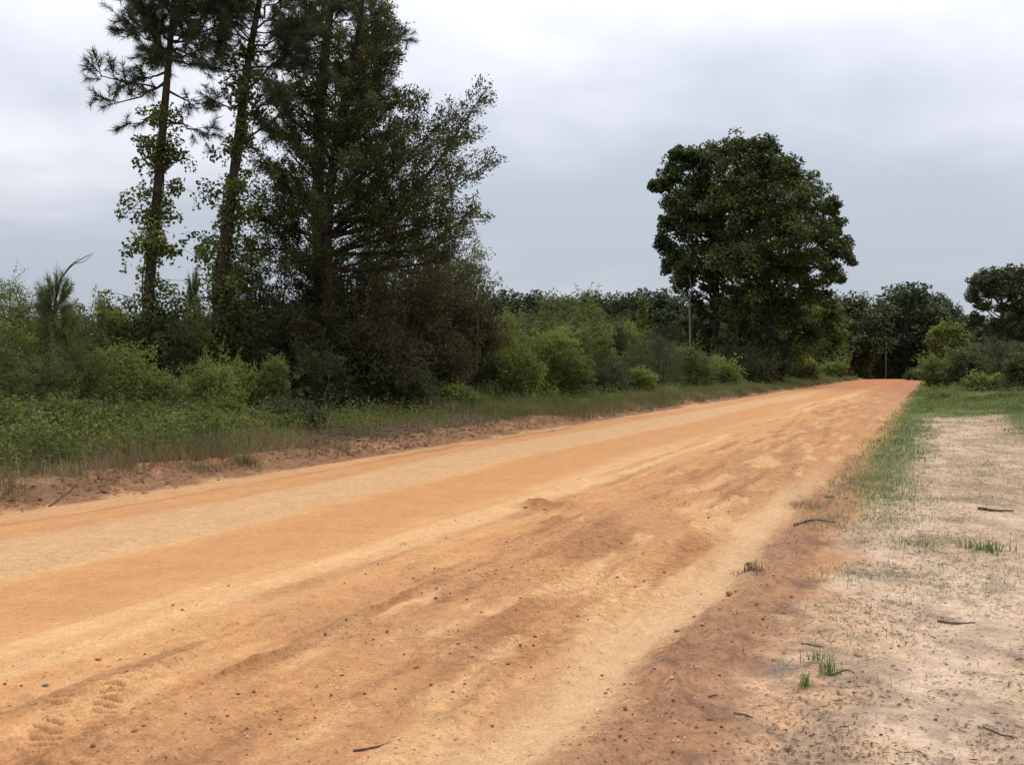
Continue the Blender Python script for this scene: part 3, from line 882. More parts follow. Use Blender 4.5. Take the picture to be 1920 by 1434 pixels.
# ------------------------------------------------------------------ the cedar with limbs sweeping up to the right
def make_cedar():
    r = np.random.default_rng(40)
    Y = 26.5
    P = path_px([(622, 760), (618, 600), (612, 470), (622, 340), (645, 200), (668, 90), (682, 0), (690, -60)], Y)
    P[0][2] = gz(P[0][0], P[0][1]) - 0.1
    org = P[0].copy(); org[2] += 0.1
    path = smooth_path(P, 30)
    tb = Tubes(); br = Tubes(); lv = Leaves()
    tb.add(path - org, 0.22 * (1 - 0.88 * np.linspace(0, 1, 30)), 9)
    def spray(a, b, n, tint):
        d = b - a; L = np.linalg.norm(d); d = d / L
        u = r.random(n) ** 0.8
        q = (a + d * L * 0) + (b - a) * u[:, None]
        w = (0.10 + 0.20 * L * (1.05 - u))[:, None]
        Pp = q + r.normal(0, 0.55, (n, 3)) * w
        D = unit(d + r.normal(0, 0.8, (n, 3)))
        lv.add(Pp, D, unit(r.normal(size=(n, 3)) + np.array([0, 0, 0.5])), 0.085 * (0.6 + 0.7 * r.random(n)), 0.042, np.clip(tint + r.normal(0, 0.14, n), 0, 1))
    def limb(a, mid, b, thick, dens=1.0, twigs=None):
        c = smooth_path([a, mid, b], 14)
        L = np.linalg.norm(np.diff(c, axis=0), axis=1).sum()
        br.add(c - org, np.linspace(thick, thick * 0.18, 14), 6)
        m = int((6 + L * 8.0) * dens) if twigs is None else twigs
        for k in range(m):
            f = 0.22 + 0.78 * (k + r.random()) / m
            i = min(12, int(f * 13)); q = f * 13 - i
            base = c[i] * (1 - q) + c[i + 1] * q
            ax = unit(c[i + 1] - c[i])
            side = unit(cross(ax, r.normal(size=3)))
            d = unit(ax * 0.75 + side * (0.5 + 0.5 * r.random()) + np.array([0, 0, 0.25]))
            Lt = (0.35 + 0.55 * r.random()) * (1.25 - 0.65 * f) * min(1.2, 0.5 + L * 0.14)
            tip = base + d * Lt
            br.add(curve_pts(base, tip, 4, -0.02, 0.01, r) - org, np.linspace(0.010, 0.003, 4), 3)
            tn = np.clip(0.48 + r.normal(0, 0.22), 0, 1)
            spray(base + d * Lt * 0.25 - org, tip - org + d * 0.05, int(38 + 30 * r.random()), tn)
        spray(c[-3] - org, c[-1] - org + unit(c[-1] - c[-2]) * 0.1, 50, 0.6)
    px = lambda u, v, dy: px3(u, v, Y + dy)
    T = lambda v: path[int(np.argmin(np.abs(path[:, 2] - px3(0, v, Y)[2])))]
    right = [(430, (760, 405), (922, 305), 0.2), (455, (780, 350), (905, 180), -0.5), (420, (720, 340), (845, 215), 0.8), (470, (790, 430), (888, 402), -0.8),
             (400, (700, 290), (795, 195), -0.4), (330, (700, 215), (770, 190), 0.5), (300, (700, 160), (738, 100), -0.5), (240, (690, 110), (738, 55), 0.4),
             (440, (770, 300), (880, 250), 1.0), (480, (780, 470), (870, 440), 0.6), (410, (730, 380), (860, 330), -1.2), (460, (720, 420), (830, 370), -1.8),
             (200, (690, 70), (715, 15), 0.0), (350, (650, 260), (700, 200), -1.4), (380, (700, 320), (760, 260), -1.6),
             (430, (700, 400), (800, 290), -1.0), (450, (740, 400), (850, 270), 0.3), (500, (760, 500), (850, 480), -0.4),
             (470, (740, 430), (840, 410), -1.4), (400, (680, 330), (740, 230), 1.2)]
    for (v0, m, e_, dy) in right:
        limb(T(v0), px(*m, dy * 0.6), px(*e_, dy), 0.06)
    left = [(420, (570, 380), (520, 330), -0.8), (460, (540, 430), (480, 400), -0.9), (500, (540, 470), (470, 470), -0.4), (380, (580, 300), (545, 240), 0.5),
            (440, (570, 400), (530, 400), -1.6), (330, (600, 240), (575, 180), -0.6), (500, (580, 480), (540, 500), -1.9)]
    for (v0, m, e_, dy) in left:
        limb(T(v0), px(*m, dy * 0.6), px(*e_, dy), 0.05)
    for k in range(46):
        v0 = 560 - 480 * (k + r.random()) / 46
        a = T(v0); az = k * 2.4
        L = (1.0 + 1.5 * (v0 / 560)) * (0.7 + 0.5 * r.random())
        b = a + np.array([math.cos(az) * L, math.sin(az) * L, L * (0.55 + 0.4 * r.random())])
        limb(a, (a + b) / 2 + np.array([0, 0, -0.12 * L]), b, 0.04, 0.85)
    o = empty('cedar_tree', org, 'tall ragged cedar with limbs sweeping up to the right', 'cedar')
    link('trunk', tb.mesh('trunk', M['bark_pine']), o)
    link('branch', br.mesh('branch', M['bark_pine']), o)
    link('crown', lv.mesh('crown', M['cedar']), o)
make_cedar()

# ------------------------------------------------------------------ broadleaf trees built from limbs and leaf clumps
def make_broadleaf(name, label, base, trunk, rbase, lobes, mat, bark, leaf, per, seed, depth, cu, cv, cr, Y, cat='tree', group=None, dens=1.0):
    r = np.random.default_rng(seed)
    tb = Tubes(); br = Tubes(); lv = Leaves()
    org = up3(base)
    path = smooth_path(trunk, 16)
    tb.add(path - org, rbase * (1 - 0.7 * np.linspace(0, 1, 16)), 10)
    mpp = Y / FPX
    for (u, v, rp) in lobes:
        d = min(0.97, math.hypot(u - cu, v - cv) / cr)
        hd = math.sqrt(1 - d * d) * depth
        cnt = 2 if hd > 2.5 else 1
        for c_ in range(cnt):
            off = (r.random() * 0.9 + 0.1) * hd * (1 if c_ else -1) if cnt == 2 else r.normal(0, 0.35) * hd
            c = px3(u, v, Y + off); R_ = rp * mpp * 0.97
            # limb from the trunk
            i = int(np.clip(np.searchsorted(path[:, 2], c[2] - 0.55 * np.linalg.norm(c[:2] - path[8][:2]) - 1.0), 4, 15))
            mid = (path[i] * 0.5 + c * 0.5) + np.array([0, 0, -0.25])
            br.add(smooth_path([path[i], mid, c], 8) - org, np.linspace(0.05 + 0.05 * R_, 0.03, 8), 5)
            ns = max(4, int(dens * 6.4 * R_ ** 1.7) + 4)
            for k in range(ns):
                w = unit(r.normal(size=3)) * R_ * (0.35 + 0.85 * r.random() ** 0.8)
                w[2] *= 0.85
                cc = c + w
                br.add(curve_pts(c, cc, 4, 0.05, 0.04, r) - org, np.linspace(0.028, 0.010, 4), 3)
                rr = R_ * (0.10 + 0.20 * r.random()) + 0.22
                lv.clump(cc - org, rr, int(per * (0.5 + 0.9 * r.random())), leaf, r, 0.8, 0.6, np.clip(0.40 + r.normal(0, 0.28), 0, 1), 0.62)
    o = empty(name, org, label, cat, group)
    link('trunk', tb.mesh('trunk', bark), o)
    link('branch', br.mesh('branch', bark), o)
    link('crown', lv.mesh('crown', mat), o)
    return o
YO = 80.0
def trunk_px(pts, Y):
    P = path_px(pts, Y); P[0][2] = gz(P[0][0], P[0][1]) - 0.1
    return P
tr = trunk_px([(1452, 712), (1450, 640), (1440, 560), (1425, 470), (1405, 380), (1395, 300)], YO)
make_broadleaf('oak_tree', 'large dark round-crowned oak standing left of the road', tr[0] + np.array([0, 0, 0.1]), tr, 0.55,
    [(1395, 280, 34), (1440, 300, 38), (1480, 335, 38), (1410, 335, 48), (1380, 385, 52), (1460, 385, 50), (1515, 378, 36), (1546, 392, 22), (1420, 440, 52), (1490, 440, 46),
     (1538, 432, 32), (1375, 470, 46), (1440, 510, 48), (1500, 500, 40), (1550, 478, 28), (1582, 465, 20), (1592, 488, 13), (1562, 512, 18), (1545, 440, 24), (1520, 545, 26),
     (1470, 560, 40), (1400, 560, 44), (1440, 610, 42), (1500, 600, 34), (1480, 655, 36), (1420, 660, 36), (1566, 385, 8), (1570, 420, 12), (1370, 330, 36), (1540, 560, 24), (1555, 600, 22), (1375, 615, 34), (1350, 660, 30), (1530, 640, 26), (1452, 690, 30)],
    M['oak'], M['bark_oak'], 0.27, 78, 51, 7.5, 1420, 430, 185, YO)
tr = trunk_px([(1338, 705), (1340, 630), (1342, 540), (1335, 470), (1325, 400), (1315, 340)], YO + 3)
make_broadleaf('oak_tree', 'oak with reddish straight trunk merged into the left half of the big crown', tr[0] + np.array([0, 0, 0.1]), tr, 0.36,
    [(1325, 300, 32), (1290, 298, 26), (1352, 285, 28), (1262, 325, 26), (1238, 348, 15), (1225, 350, 8), (1300, 350, 40), (1350, 380, 40), (1262, 380, 26), (1285, 420, 36), (1330, 440, 42),
     (1245, 455, 16), (1262, 478, 22), (1300, 490, 34), (1350, 500, 38), (1252, 500, 14), (1280, 530, 22), (1330, 555, 24), (1372, 565, 26), (1250, 420, 16), (1272, 290, 14), (1300, 572, 24), (1325, 610, 24), (1290, 615, 18), (1310, 655, 24)],
    M['oak'], M['bark_pine'], 0.27, 78, 52, 6.0, 1310, 420, 150, YO + 3)

# ------------------------------------------------------------------ far trees
def far_proto(seed, h=1.0, w=0.42, nl=46, per=200, leaf=0.034, trunk_show=0.10):
    r = np.random.default_rng(seed)
    tb = Tubes(); lv = Leaves()
    tb.add(curve_pts((0, 0, -0.02), (0.02, 0, 0.7), 6, 0, 0.008, r), np.linspace(0.022, 0.008, 6), 7)
    for k in range(nl):
        d_ = unit(r.normal(size=3)); q = 0.55 + 0.42 * r.random()
        cz = (trunk_show + 1.0) / 2; hz = (1.0 - trunk_show) / 2 - 0.07
        c = np.array([d_[0] * w * q, d_[1] * w * q, cz + d_[2] * hz * q * (1.1 if d_[2] > 0 else 1.0)])
        zf = c[2]
        tb.add(curve_pts((0.01, 0, zf * 0.55 + 0.03), c, 5, -0.01, 0.006, r), np.linspace(0.008, 0.003, 5), 4)
        R_ = 0.085 + 0.05 * r.random()
        tn = np.clip(0.45 + r.normal(0, 0.2), 0, 1)
        for j in range(6):
            lv.clump(c + unit(r.normal(size=3)) * R_ * 0.75, R_ * 0.62, per // 5, leaf, r, 0.8, 0.6, tn, 0.65)
    return {'trunk': tb.mesh('trunk', M['bark_oak']), 'crown': lv.mesh('crown', M['far'])}
FAR = [far_proto(60, w=0.46), far_proto(61, w=0.38, nl=44), far_proto(62, w=0.46, nl=48), far_proto(63, w=0.38, nl=40, trunk_show=0.2)]
def put_far(u, vtop, wpx, Y, label, group, vi, rz):
    x = ray_u(u) * Y
    z = gz(x, Y)
    h = EYE + (HOR - vtop) / FPX * Y - z
    o = empty('broadleaf_tree', (x, Y, z - 0.1), label, 'tree', group, rz)
    w = wpx / FPX * Y / 0.95
    o.scale = (w, w, h)
    for nm, me in FAR[vi % 4].items():
        link(nm, me, o)
ORD = 'first second third fourth fifth sixth seventh eighth ninth tenth eleventh twelfth thirteenth'.split()
G1 = 'trees of the far wood beyond the road end'
G2 = 'trees of the far wood between the cedar and the oak'
ft = [
    (1590, 545, 120, 150, 'dark tree of the far wood just right of the oak'),
    (1636, 556, 90, 165, 'lower tree of the far wood left of the broad domed one'),
    (1692, 530, 150, 160, 'broad domed tree above the vanishing end of the road'),
    (1742, 548, 90, 165, 'dark tree right of the broad domed one over the road end'),
    (1776, 552, 55, 175, 'narrow round-topped tree in the gap before the tall right-hand tree'),
    (1812, 585, 90, 150, 'lower dark tree below the gap at the right of the far wood'),
    (1872, 590, 120, 140, 'dark tree under the tall open-crowned tree at the right'),
    (1925, 570, 110, 130, 'dark tree cut by the right picture edge'),
]
for i, (u, vt, w, Y, lab) in enumerate(ft):
    put_far(u, vt, w * 1.35, Y, lab, G1, i, i * 1.3)
RR = ([(1560, 590, 110, 170), (1615, 600, 120, 185), (1668, 590, 110, 200), (1720, 585, 110, 200), (1765, 600, 100, 190), (1835, 620, 110, 165),
                                   (1640, 620, 100, 210), (1700, 630, 120, 215), (1750, 630, 110, 185), (1790, 640, 90, 170), (1900, 620, 110, 150)])
for i, (u, vt, w, Y) in enumerate(RR):
    put_far(u, vt, w, Y, ORD[sorted(q[0] for q in RR).index(u)] + ' from the left of the shaded rear trees at the road end', G1 + ', rear rank', i + 1, i * 0.9)
fm = [(925, 548, 70, 175), (978, 543, 95, 180), (1020, 556, 60, 200), (1062, 552, 70, 185), (1100, 540, 60, 190), (1140, 545, 70, 180), (1180, 548, 70, 185), (1222, 540, 80, 175), (1262, 545, 70, 180)]
fl_ = ['small far tree next to the cedar thicket', 'rounded brownish far tree right of the cedar thicket', 'low far tree left of the gap in the distant wood',
       'far tree behind the vine-covered mounds', 'taller far tree midway between cedar and oak', 'far tree right of the tallest one midway to the oak',
       'far tree behind the column-shaped sapling', 'far tree left of the oak crown foot', 'far tree half hidden behind the oak']
for i, ((u, vt, w, Y), lab) in enumerate(zip(fm, fl_)):
    put_far(u, vt, w * 1.9, Y, lab, G2, (0, 2)[i % 2], i * 2.1)
for i, u in enumerate(range(860, 1560, 58)):
    put_far(u, 556 + (i * 37) % 14, 190, 205 + (i * 13) % 20, ORD[i] + ' from the left of the rear trees behind the left thicket', 'rear rank behind the left thicket', i, i * 1.7)
for i, (u, vt) in enumerate([(-60, 575), (40, 590), (120, 585), (200, 550), (280, 590), (360, 585), (450, 590), (540, 590), (640, 590), (740, 590), (820, 580)]):
    put_far(u, vt, 45 if u == 200 else 110, 170 + (i * 17) % 30,
            'single round far treetop showing over the thicket at left' if u == 200 else ORD[i] + ' from the left of the distant trees behind the pines', 'distant wood behind the pines', i, i)
# the tall open-crowned tree at the right
YR = 105.0
tr = trunk_px([(1880, 700), (1880, 640), (1878, 590), (1876, 550), (1874, 520)], YR)
make_broadleaf('broadleaf_tree', 'tall open-crowned tree with bare limbs showing at the right edge', tr[0] + np.array([0, 0, 0.1]), tr, 0.30,
    [(1870, 515, 18), (1840, 528, 20), (1900, 518, 22), (1930, 525, 24), (1825, 552, 14), (1860, 545, 16), (1895, 548, 18), (1925, 560, 22), (1845, 570, 12), (1910, 585, 18), (1950, 560, 26),
     (1880, 575, 10), (1830, 600, 18), (1870, 615, 20), (1915, 625, 22)],
    M['far'], M['bark_oak'], 0.30, 70, 55, 4.5, 1885, 555, 80, YR)

# ------------------------------------------------------------------ bushes of the left thicket, from left to right
B = bush_px
B('brighttall', 22, -9.0, 518, 130, 'tall yellow-green bush at the left picture edge')
B('mid', -30, -6.0, 600, 190, 'green bush cut by the left picture edge')
B('youngpine', 106, -5.6, 528, 190, 'young pine with a bottle-brush top left of the slender pine')
B('feather', 60, -5.0, 640, 150, 'soft greyish bush at the foot of the young pine, left side')
B('feather', 150, -5.3, 620, 130, 'soft greyish bush right beside the young pine')
B('mid', 175, -10.0, 562, 150, 'green bush behind the young pine')
B('dark', 232, -9.5, 580, 150, 'dark bush left of the slender pine foot')
B('bright', 212, -5.4, 640, 150, 'arching yellow-green bush below the slender pine')
B('mid', 285, -5.4, 690, 150, 'low green bush right of the arching yellow-green one')
B('dark', 320, -8.5, 585, 150, 'dark bush between the two leftmost pines')
B('youngpine', 363, -10.5, 520, 70, 'young pine tip poking up between the two leftmost pines')
B('bright', 392, -5.2, 676, 140, 'bright yellow-green bush below the leaning pine')
B('mid', 455, -5.0, 684, 130, 'green bush at the left foot of the brown cedar thicket')
B('bramble', 20, -3.9, 745, 130, 'bramble in the corner by the left picture edge')
B('bramble', 120, -3.5, 742, 150, 'white-flowered bramble below the young pine')
B('bramble', 205, -3.4, 752, 120, 'white-flowered bramble below the arching yellow-green bush')
B('mid', 270, -4.2, 752, 120, 'low dark-leaved bush in the grass below the slender pine')
B('bramble', 345, -4.2, 752, 110, 'bramble low in the grass between the two leftmost pines')
B('bramble', 482, -3.2, 768, 120, 'white-flowered bramble in front of the brown cedar thicket')
B('brighttall', 512, -4.3, 664, 60, 'slender pale sapling in front of the brown cedar thicket')
B('mid', 415, -4.1, 742, 120, 'low green bush in the grass below the leaning pine')
B('midtall', 430, -8.5, 560, 160, 'leafy bush wrapped round the leaning pine foot')
B('darktall', 500, -8.0, 470, 190, 'tall dark bush between the leaning pine and the cedar')
B('midtall', 470, -9.0, 450, 120, 'leafy growth high between the leaning pine and the cedar')
GB = 'brown cedar thicket'
B('brown', 565, -6.0, 560, 200, 'leftmost brownish bush of the cedar thicket', GB)
B('brown', 650, -6.2, 470, 220, 'tall brownish bush under the cedar trunk', GB)
B('brownmound', 735, -6.4, 430, 230, 'tallest brownish bush of the cedar thicket', GB)
B('brownmound', 830, -6.0, 490, 200, 'rounded brownish bush at the right end of the cedar thicket', GB)
B('brown', 850, -7.2, 455, 150, 'tall brownish bush behind the rounded one at the thicket right end', GB)
B('brown', 780, -7.6, 415, 170, 'tall brownish bush behind the tallest one, under the sweeping cedar limbs', GB)
B('brown', 600, -7.4, 455, 170, 'tall brownish bush left of the cedar trunk', GB)
B('brighttall', 868, -6.6, 462, 110, 'bright green leafy top at the right end of the cedar thicket')
B('brownmound', 690, -4.8, 600, 210, 'brownish bush hanging low in the middle of the cedar thicket', GB)
B('brownmound', 800, -4.8, 610, 180, 'brownish bush low at the right of the cedar thicket', GB)
B('brown', 882, -5.4, 560, 110, 'narrow brownish bush at the outer right of the cedar thicket', GB)
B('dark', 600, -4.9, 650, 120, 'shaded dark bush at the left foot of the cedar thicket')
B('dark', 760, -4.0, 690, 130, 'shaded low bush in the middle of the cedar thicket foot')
B('mid', 845, -3.6, 715, 70, 'small green bush at the cedar thicket foot')
B('bramble', 880, -3.6, 735, 70, 'small bramble at the right of the cedar thicket foot')
B('brighttall', 940, -5.6, 580, 110, 'light green bush against the right side of the cedar thicket')
B('mid', 965, -4.2, 645, 130, 'green bush in front of the light green one by the cedar thicket')
B('bright', 1015, -4.4, 610, 150, 'rounded bright mound midway along the left thicket')
B('midtall', 1060, -7.5, 548, 130, 'tall loose bush standing up behind the bright mound')
B('mid', 1088, -4.6, 605, 130, 'broad green mound right of the bright mound')
B('brownmound', 1140, -4.6, 612, 80, 'dark brown vine-smothered mound beside the broad green mound')
B('mid', 1060, -3.4, 655, 110, 'low bush at the foot of the bright mound')
B('dark', 1130, -3.3, 660, 100, 'low shaded bush at the foot of the brown mound')
B('column', 1203, -11.0, 558, 52, 'bright column-shaped sapling left of the oak')
B('midtall', 1170, -8.0, 600, 100, 'bush left of the column-shaped sapling')
B('darkfeather', 1236, -4.4, 618, 120, 'dark smooth dome-shaped bush right of the brown mound')
B('bright', 1200, -2.7, 688, 66, 'small bright bush at the grass edge below the dark dome')
B('mid', 1295, -3.6, 650, 110, 'green bush right of the dark dome')
B('bright', 1345, -3.3, 672, 90, 'low light bush before the oak with the reddish trunk')
B('dark', 1385, -4.4, 645, 110, 'dark bush between the two oak trunks')
B('dark', 1440, -3.2, 652, 90, 'dark bush at the big oak foot')
B('brown', 1425, -2.6, 672, 70, 'brownish bush at the grass edge by the big oak')
B('midtall', 1545, -4.6, 560, 90, 'tall yellowish bush at the right foot of the big oak')
B('mid', 1505, -2.4, 668, 60, 'low bush right of the big oak foot')
B('dark', 1490, -4.0, 620, 90, 'shaded bush right of the big oak trunk')
B('mid', 1590, -3.4, 632, 80, 'green bush sloping down toward the road end')
B('bright', 1632, -2.4, 660, 44, 'last bright bush on the left before the road end')
B('mid', 1560, -2.2, 676, 50, 'low bush at the road edge before the last bright bush')
for (kind, u, t, v, w, where) in [('bramble', 55, -2.9, 812, 90, 'below the soft greyish bush'), ('mid', 150, -3.0, 806, 90, 'below the white-flowered bramble under the young pine'), ('bright', 238, -3.0, 806, 70, 'under the arching yellow-green bush'),
        ('bramble', 318, -3.1, 798, 90, 'between slender and leaning pine, near the berm'), ('mid', 400, -3.1, 794, 90, 'below the bright yellow-green bush'), ('bright', 450, -2.8, 806, 56, 'near the berm below the leaning pine'),
        ('dark', 548, -3.2, 772, 80, 'at the left end of the cedar litter'), ('mid', 95, -2.4, 850, 60, 'near the berm at the far left'), ('mid', 210, -2.3, 846, 50, 'on the bank in front of the arching yellow-green bush'),
        ('bright', 300, -2.2, 840, 44, 'close to the berm below the slender pine')]:
    B(kind, u, t, v - 26, w * 1.7, 'low leafy clump ' + where, 'low clumps in the verge grass')
# rear filling of the thicket
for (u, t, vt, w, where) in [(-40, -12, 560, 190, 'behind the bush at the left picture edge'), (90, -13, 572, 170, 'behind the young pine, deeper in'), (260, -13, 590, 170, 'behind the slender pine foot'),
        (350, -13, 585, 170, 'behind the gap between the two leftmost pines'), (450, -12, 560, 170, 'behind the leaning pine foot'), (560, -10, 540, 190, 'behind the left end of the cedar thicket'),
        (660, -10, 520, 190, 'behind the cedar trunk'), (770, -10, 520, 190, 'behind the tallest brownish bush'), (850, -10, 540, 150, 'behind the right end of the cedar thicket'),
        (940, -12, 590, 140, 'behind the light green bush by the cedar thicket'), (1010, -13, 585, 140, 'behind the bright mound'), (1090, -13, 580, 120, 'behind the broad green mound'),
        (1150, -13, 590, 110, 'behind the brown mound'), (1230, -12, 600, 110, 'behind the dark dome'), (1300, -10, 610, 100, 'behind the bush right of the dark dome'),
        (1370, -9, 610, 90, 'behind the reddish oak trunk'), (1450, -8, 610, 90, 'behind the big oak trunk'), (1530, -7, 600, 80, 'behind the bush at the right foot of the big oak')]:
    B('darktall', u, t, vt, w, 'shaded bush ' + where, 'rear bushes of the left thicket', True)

# ------------------------------------------------------------------ right-hand bushes
def right_bush(kind, u, Y, vt, w, label, group=None, shared=False):
    x = ray_u(u) * Y
    return put_bush(kind, x, Y, w * 0.5 / FPX * Y, EYE + (HOR - vt) / FPX * Y - gz(x, Y), label, group, shared)
right_bush('midtall', 1776, 62, 600, 80, 'small yellowish tree-like bush right of the road end')
right_bush('midtall', 1762, 58, 668, 70, 'loose bush at the foot of the yellowish tree-like one')
right_bush('darktall', 1812, 55, 650, 80, 'dark green bush right of the yellowish tree-like one')
right_bush('midtall', 1845, 48, 700, 90, 'low scruffy bush at the right behind the grass')
right_bush('dark', 1850, 70, 640, 110, 'shaded bush behind the low scruffy one')
right_bush('brown', 1895, 50, 672, 90, 'brownish bush near the right edge')
right_bush('darktall', 1925, 46, 660, 80, 'dark green bush cut by the right picture edge')
right_bush('feather', 1835, 41, 742, 60, 'dry greyish weeds left of those at the right edge')
right_bush('feather', 1765, 44, 735, 60, 'soft weeds at the left end of the grassy rise')
right_bush('feather', 1905, 42, 735, 110, 'dry greyish weeds at the right edge above the sand')
right_bush('dark', 1720, 120, 690, 50, 'dark low bush at the right side of the road end')
for i, (u, vt, where) in enumerate([(1780, 640, 'behind the yellowish tree-like one'), (1830, 645, 'behind the low scruffy bush at the right'), (1880, 640, 'behind the brownish bush at the right'), (1930, 640, 'behind the bush cut by the right edge')]):
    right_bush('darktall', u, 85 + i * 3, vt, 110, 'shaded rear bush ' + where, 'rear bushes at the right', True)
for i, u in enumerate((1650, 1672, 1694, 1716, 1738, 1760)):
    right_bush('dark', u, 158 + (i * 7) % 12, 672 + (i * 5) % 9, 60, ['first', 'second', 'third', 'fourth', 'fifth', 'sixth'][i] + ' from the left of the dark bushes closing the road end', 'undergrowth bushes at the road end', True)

# ------------------------------------------------------------------ bare saplings and the far pole
def bare(name, label, cat, strands, Y, mat):
    tb = Tubes()
    org = px3(*strands[0][0][0], Y); org[2] = gz(org[0], org[1])
    for (pts, r0, r1) in strands:
        P = path_px(pts, Y); tb.add(smooth_path(P, 12) - org, np.linspace(r0, r1, 12), 6)
    o = empty(name, org, label, cat)
    link('stem', tb.mesh('stem', mat), o)
x_, y_ = at_ut(1292, -3.4)
bare('bare_sapling', 'pale forked bare sapling in front of the oak', 'sapling',
     [([(1293, 690), (1294, 640), (1293, 600), (1292, 565)], 0.085, 0.07), ([(1292, 567), (1280, 552), (1266, 535), (1259, 500)], 0.10, 0.04), ([(1292, 567), (1296, 545), (1291, 515)], 0.05, 0.03)], 76.0, M['bark_grey'])
bare('bare_sapling', 'thin bare stem bending right above the young pine', 'sapling',
     [([(88, 700), (100, 600), (108, 545), (118, 520), (140, 495), (172, 477)], 0.03, 0.006), ([(118, 520), (132, 500), (150, 484)], 0.012, 0.004), ([(140, 495), (160, 490), (178, 474)], 0.008, 0.003), ([(105, 560), (92, 570), (78, 562)], 0.01, 0.004)], 18.0, M['stem'])
bare('bare_sapling', 'thin dead stem at the right end of the cedar thicket', 'sapling',
     [([(893, 700), (898, 560), (902, 500), (903, 455)], 0.02, 0.006), ([(902, 500), (908, 482), (912, 465)], 0.008, 0.004)], 28.5, M['stem'])
bare('utility_pole', 'thin wooden pole standing in front of the far wood at the road end', 'pole',
     [([(1661, 708), (1661, 680), (1661.5, 640)], 0.075, 0.06)], 140.0, M['bark_oak'])
bare('bare_sapling', 'leaning grey dead stem in the weeds at the right edge', 'sapling',
     [([(1893, 770), (1900, 745), (1908, 715)], 0.02, 0.010)], 38.0, M['bark_grey'])

# ------------------------------------------------------------------ grass
def blades(name, label, X, Y, H, W, mat, lean=0.35, cat='grass', seed=3, parent=None, kind='stuff', org=None):
    r = np.random.default_rng(seed)
    n = len(X)
    Z = height(X, Y) - 0.01
    P = np.stack([X, Y, Z], 1)
    a = r.random(n) * 2 * math.pi
    ln = np.abs(r.normal(0, lean, n))
    d = np.stack([np.cos(a), np.sin(a), np.zeros(n)], 1)
    sd_ = np.stack([-np.sin(a + r.normal(0, 0.5, n)), np.cos(a), np.zeros(n)], 1) * (np.asarray(W) * 0.5).reshape(-1, 1)
    H = np.asarray(H).reshape(-1, 1)
    up = np.array([[0, 0, 1.0]])
    m = P + up * H * 0.55 + d * (ln[:, None] * H * 0.30)
    t = P + up * H * (1 - 0.35 * np.minimum(ln, 1)[:, None]) + d * (ln[:, None] * H)
    tri = parent is None
    V = np.stack([P - sd_, P + sd_, t] if tri else [P - sd_, P + sd_, m + sd_ * 0.7, m - sd_ * 0.7, t], 1).reshape(-1, 3)
    if org is not None:
        V = V - np.asarray(org)
    b = np.arange(n)[:, None] * (3 if tri else 5)
    F = b + np.array([[0, 1, 2]]) if tri else np.concatenate([b + np.array([[0, 1, 2]]), b + np.array([[0, 2, 3]]), b + np.array([[3, 2, 4]])])
    patch = fbm(X * 0.7, Y * 0.7, 3, seed + 300)
    T = np.clip((patch - 0.5) * 2.4 + 0.48 + r.normal(0, 0.2, n), 0, 1)
    me = mesh_np(name, V, F, mat, False, {'tint': ('FLOAT', np.repeat(T, 3 if tri else 5))})
    o = link(name, me, parent)
    if parent is None:
        tag(o, label, cat, None, kind)
    return o
def scatter(n, s0, s1, t0, t1, dens, seed, bias=2.0):
    """points with density falling with distance along the road"""
    r = np.random.default_rng(seed)
    u = r.random(n)
    s = s0 * (s1 / s0) ** u if bias else s0 + (s1 - s0) * u
    t = t0 + (t1 - t0) * r.random(n)
    keep = r.random(n) < dens(s, t)
    s, t = s[keep], t[keep]
    x, y = st_xy(s, t)
    return s, t, x, y
def left_d(s, t):
    p = fbm(s * 0.6, t * 0.8, 3, 401)
    base = sstep(-0.55, -1.25, t + (p - 0.5) * 1.0) * (0.08 + 0.92 * sstep(0.38, 0.56, p))
    bare_ = sstep(13.5, 15.5, s) * sstep(24.5, 22, s)       # leaf litter instead of grass under the cedars
    return base * (1 - 0.93 * bare_)
s, t, x, y = scatter(190000, 3.5, 150, -4.6, -0.35, left_d, 501)
r_ = np.random.default_rng(502)
Hh = (0.10 + 0.42 * r_.random(len(s)) ** 1.4) * (0.55 + 0.45 * sstep(-0.7, -2.0, t)) * (0.7 + 0.6 * fbm(s * 0.5, t * 0.7, 2, 503))
blades('verge_grass', 'tall rough grass on the bank left of the dirt road', x, y, Hh, 0.006 + 0.00028 * s, M['grass'], 0.4, seed=5)
# lush light grass strip further along the left bank
s, t, x, y = scatter(70000, 24, 140, -3.2, -0.2, lambda s, t: sstep(-0.1, -0.6, t + (fbm(s * 0.5, t, 2, 404) - 0.5) * 0.5) * sstep(24, 30, s) * 0.9, 505)
blades('roadside_grass', 'fresh green grass strip along the far left road edge', x, y, 0.12 + 0.25 * np.random.default_rng(1).random(len(s)), 0.004 + 0.0004 * s, M['grass'], 0.5, seed=6)
# dry stalks mixed in
s, t, x, y = scatter(60000, 3.5, 60, -4.2, -0.25, lambda s, t: (0.25 + 0.6 * sstep(0.4, 0.6, fbm(s * 0.8, t, 2, 407))) * (1 - 0.7 * sstep(13.5, 15.5, s) * sstep(24.5, 22, s)), 506)
blades('dry_grass', 'dry brown stalks scattered through the left bank grass', x, y, 0.10 + 0.42 * np.random.default_rng(2).random(len(s)) ** 1.5, 0.004 + 0.00025 * s, M['dry'], 0.5, seed=7)
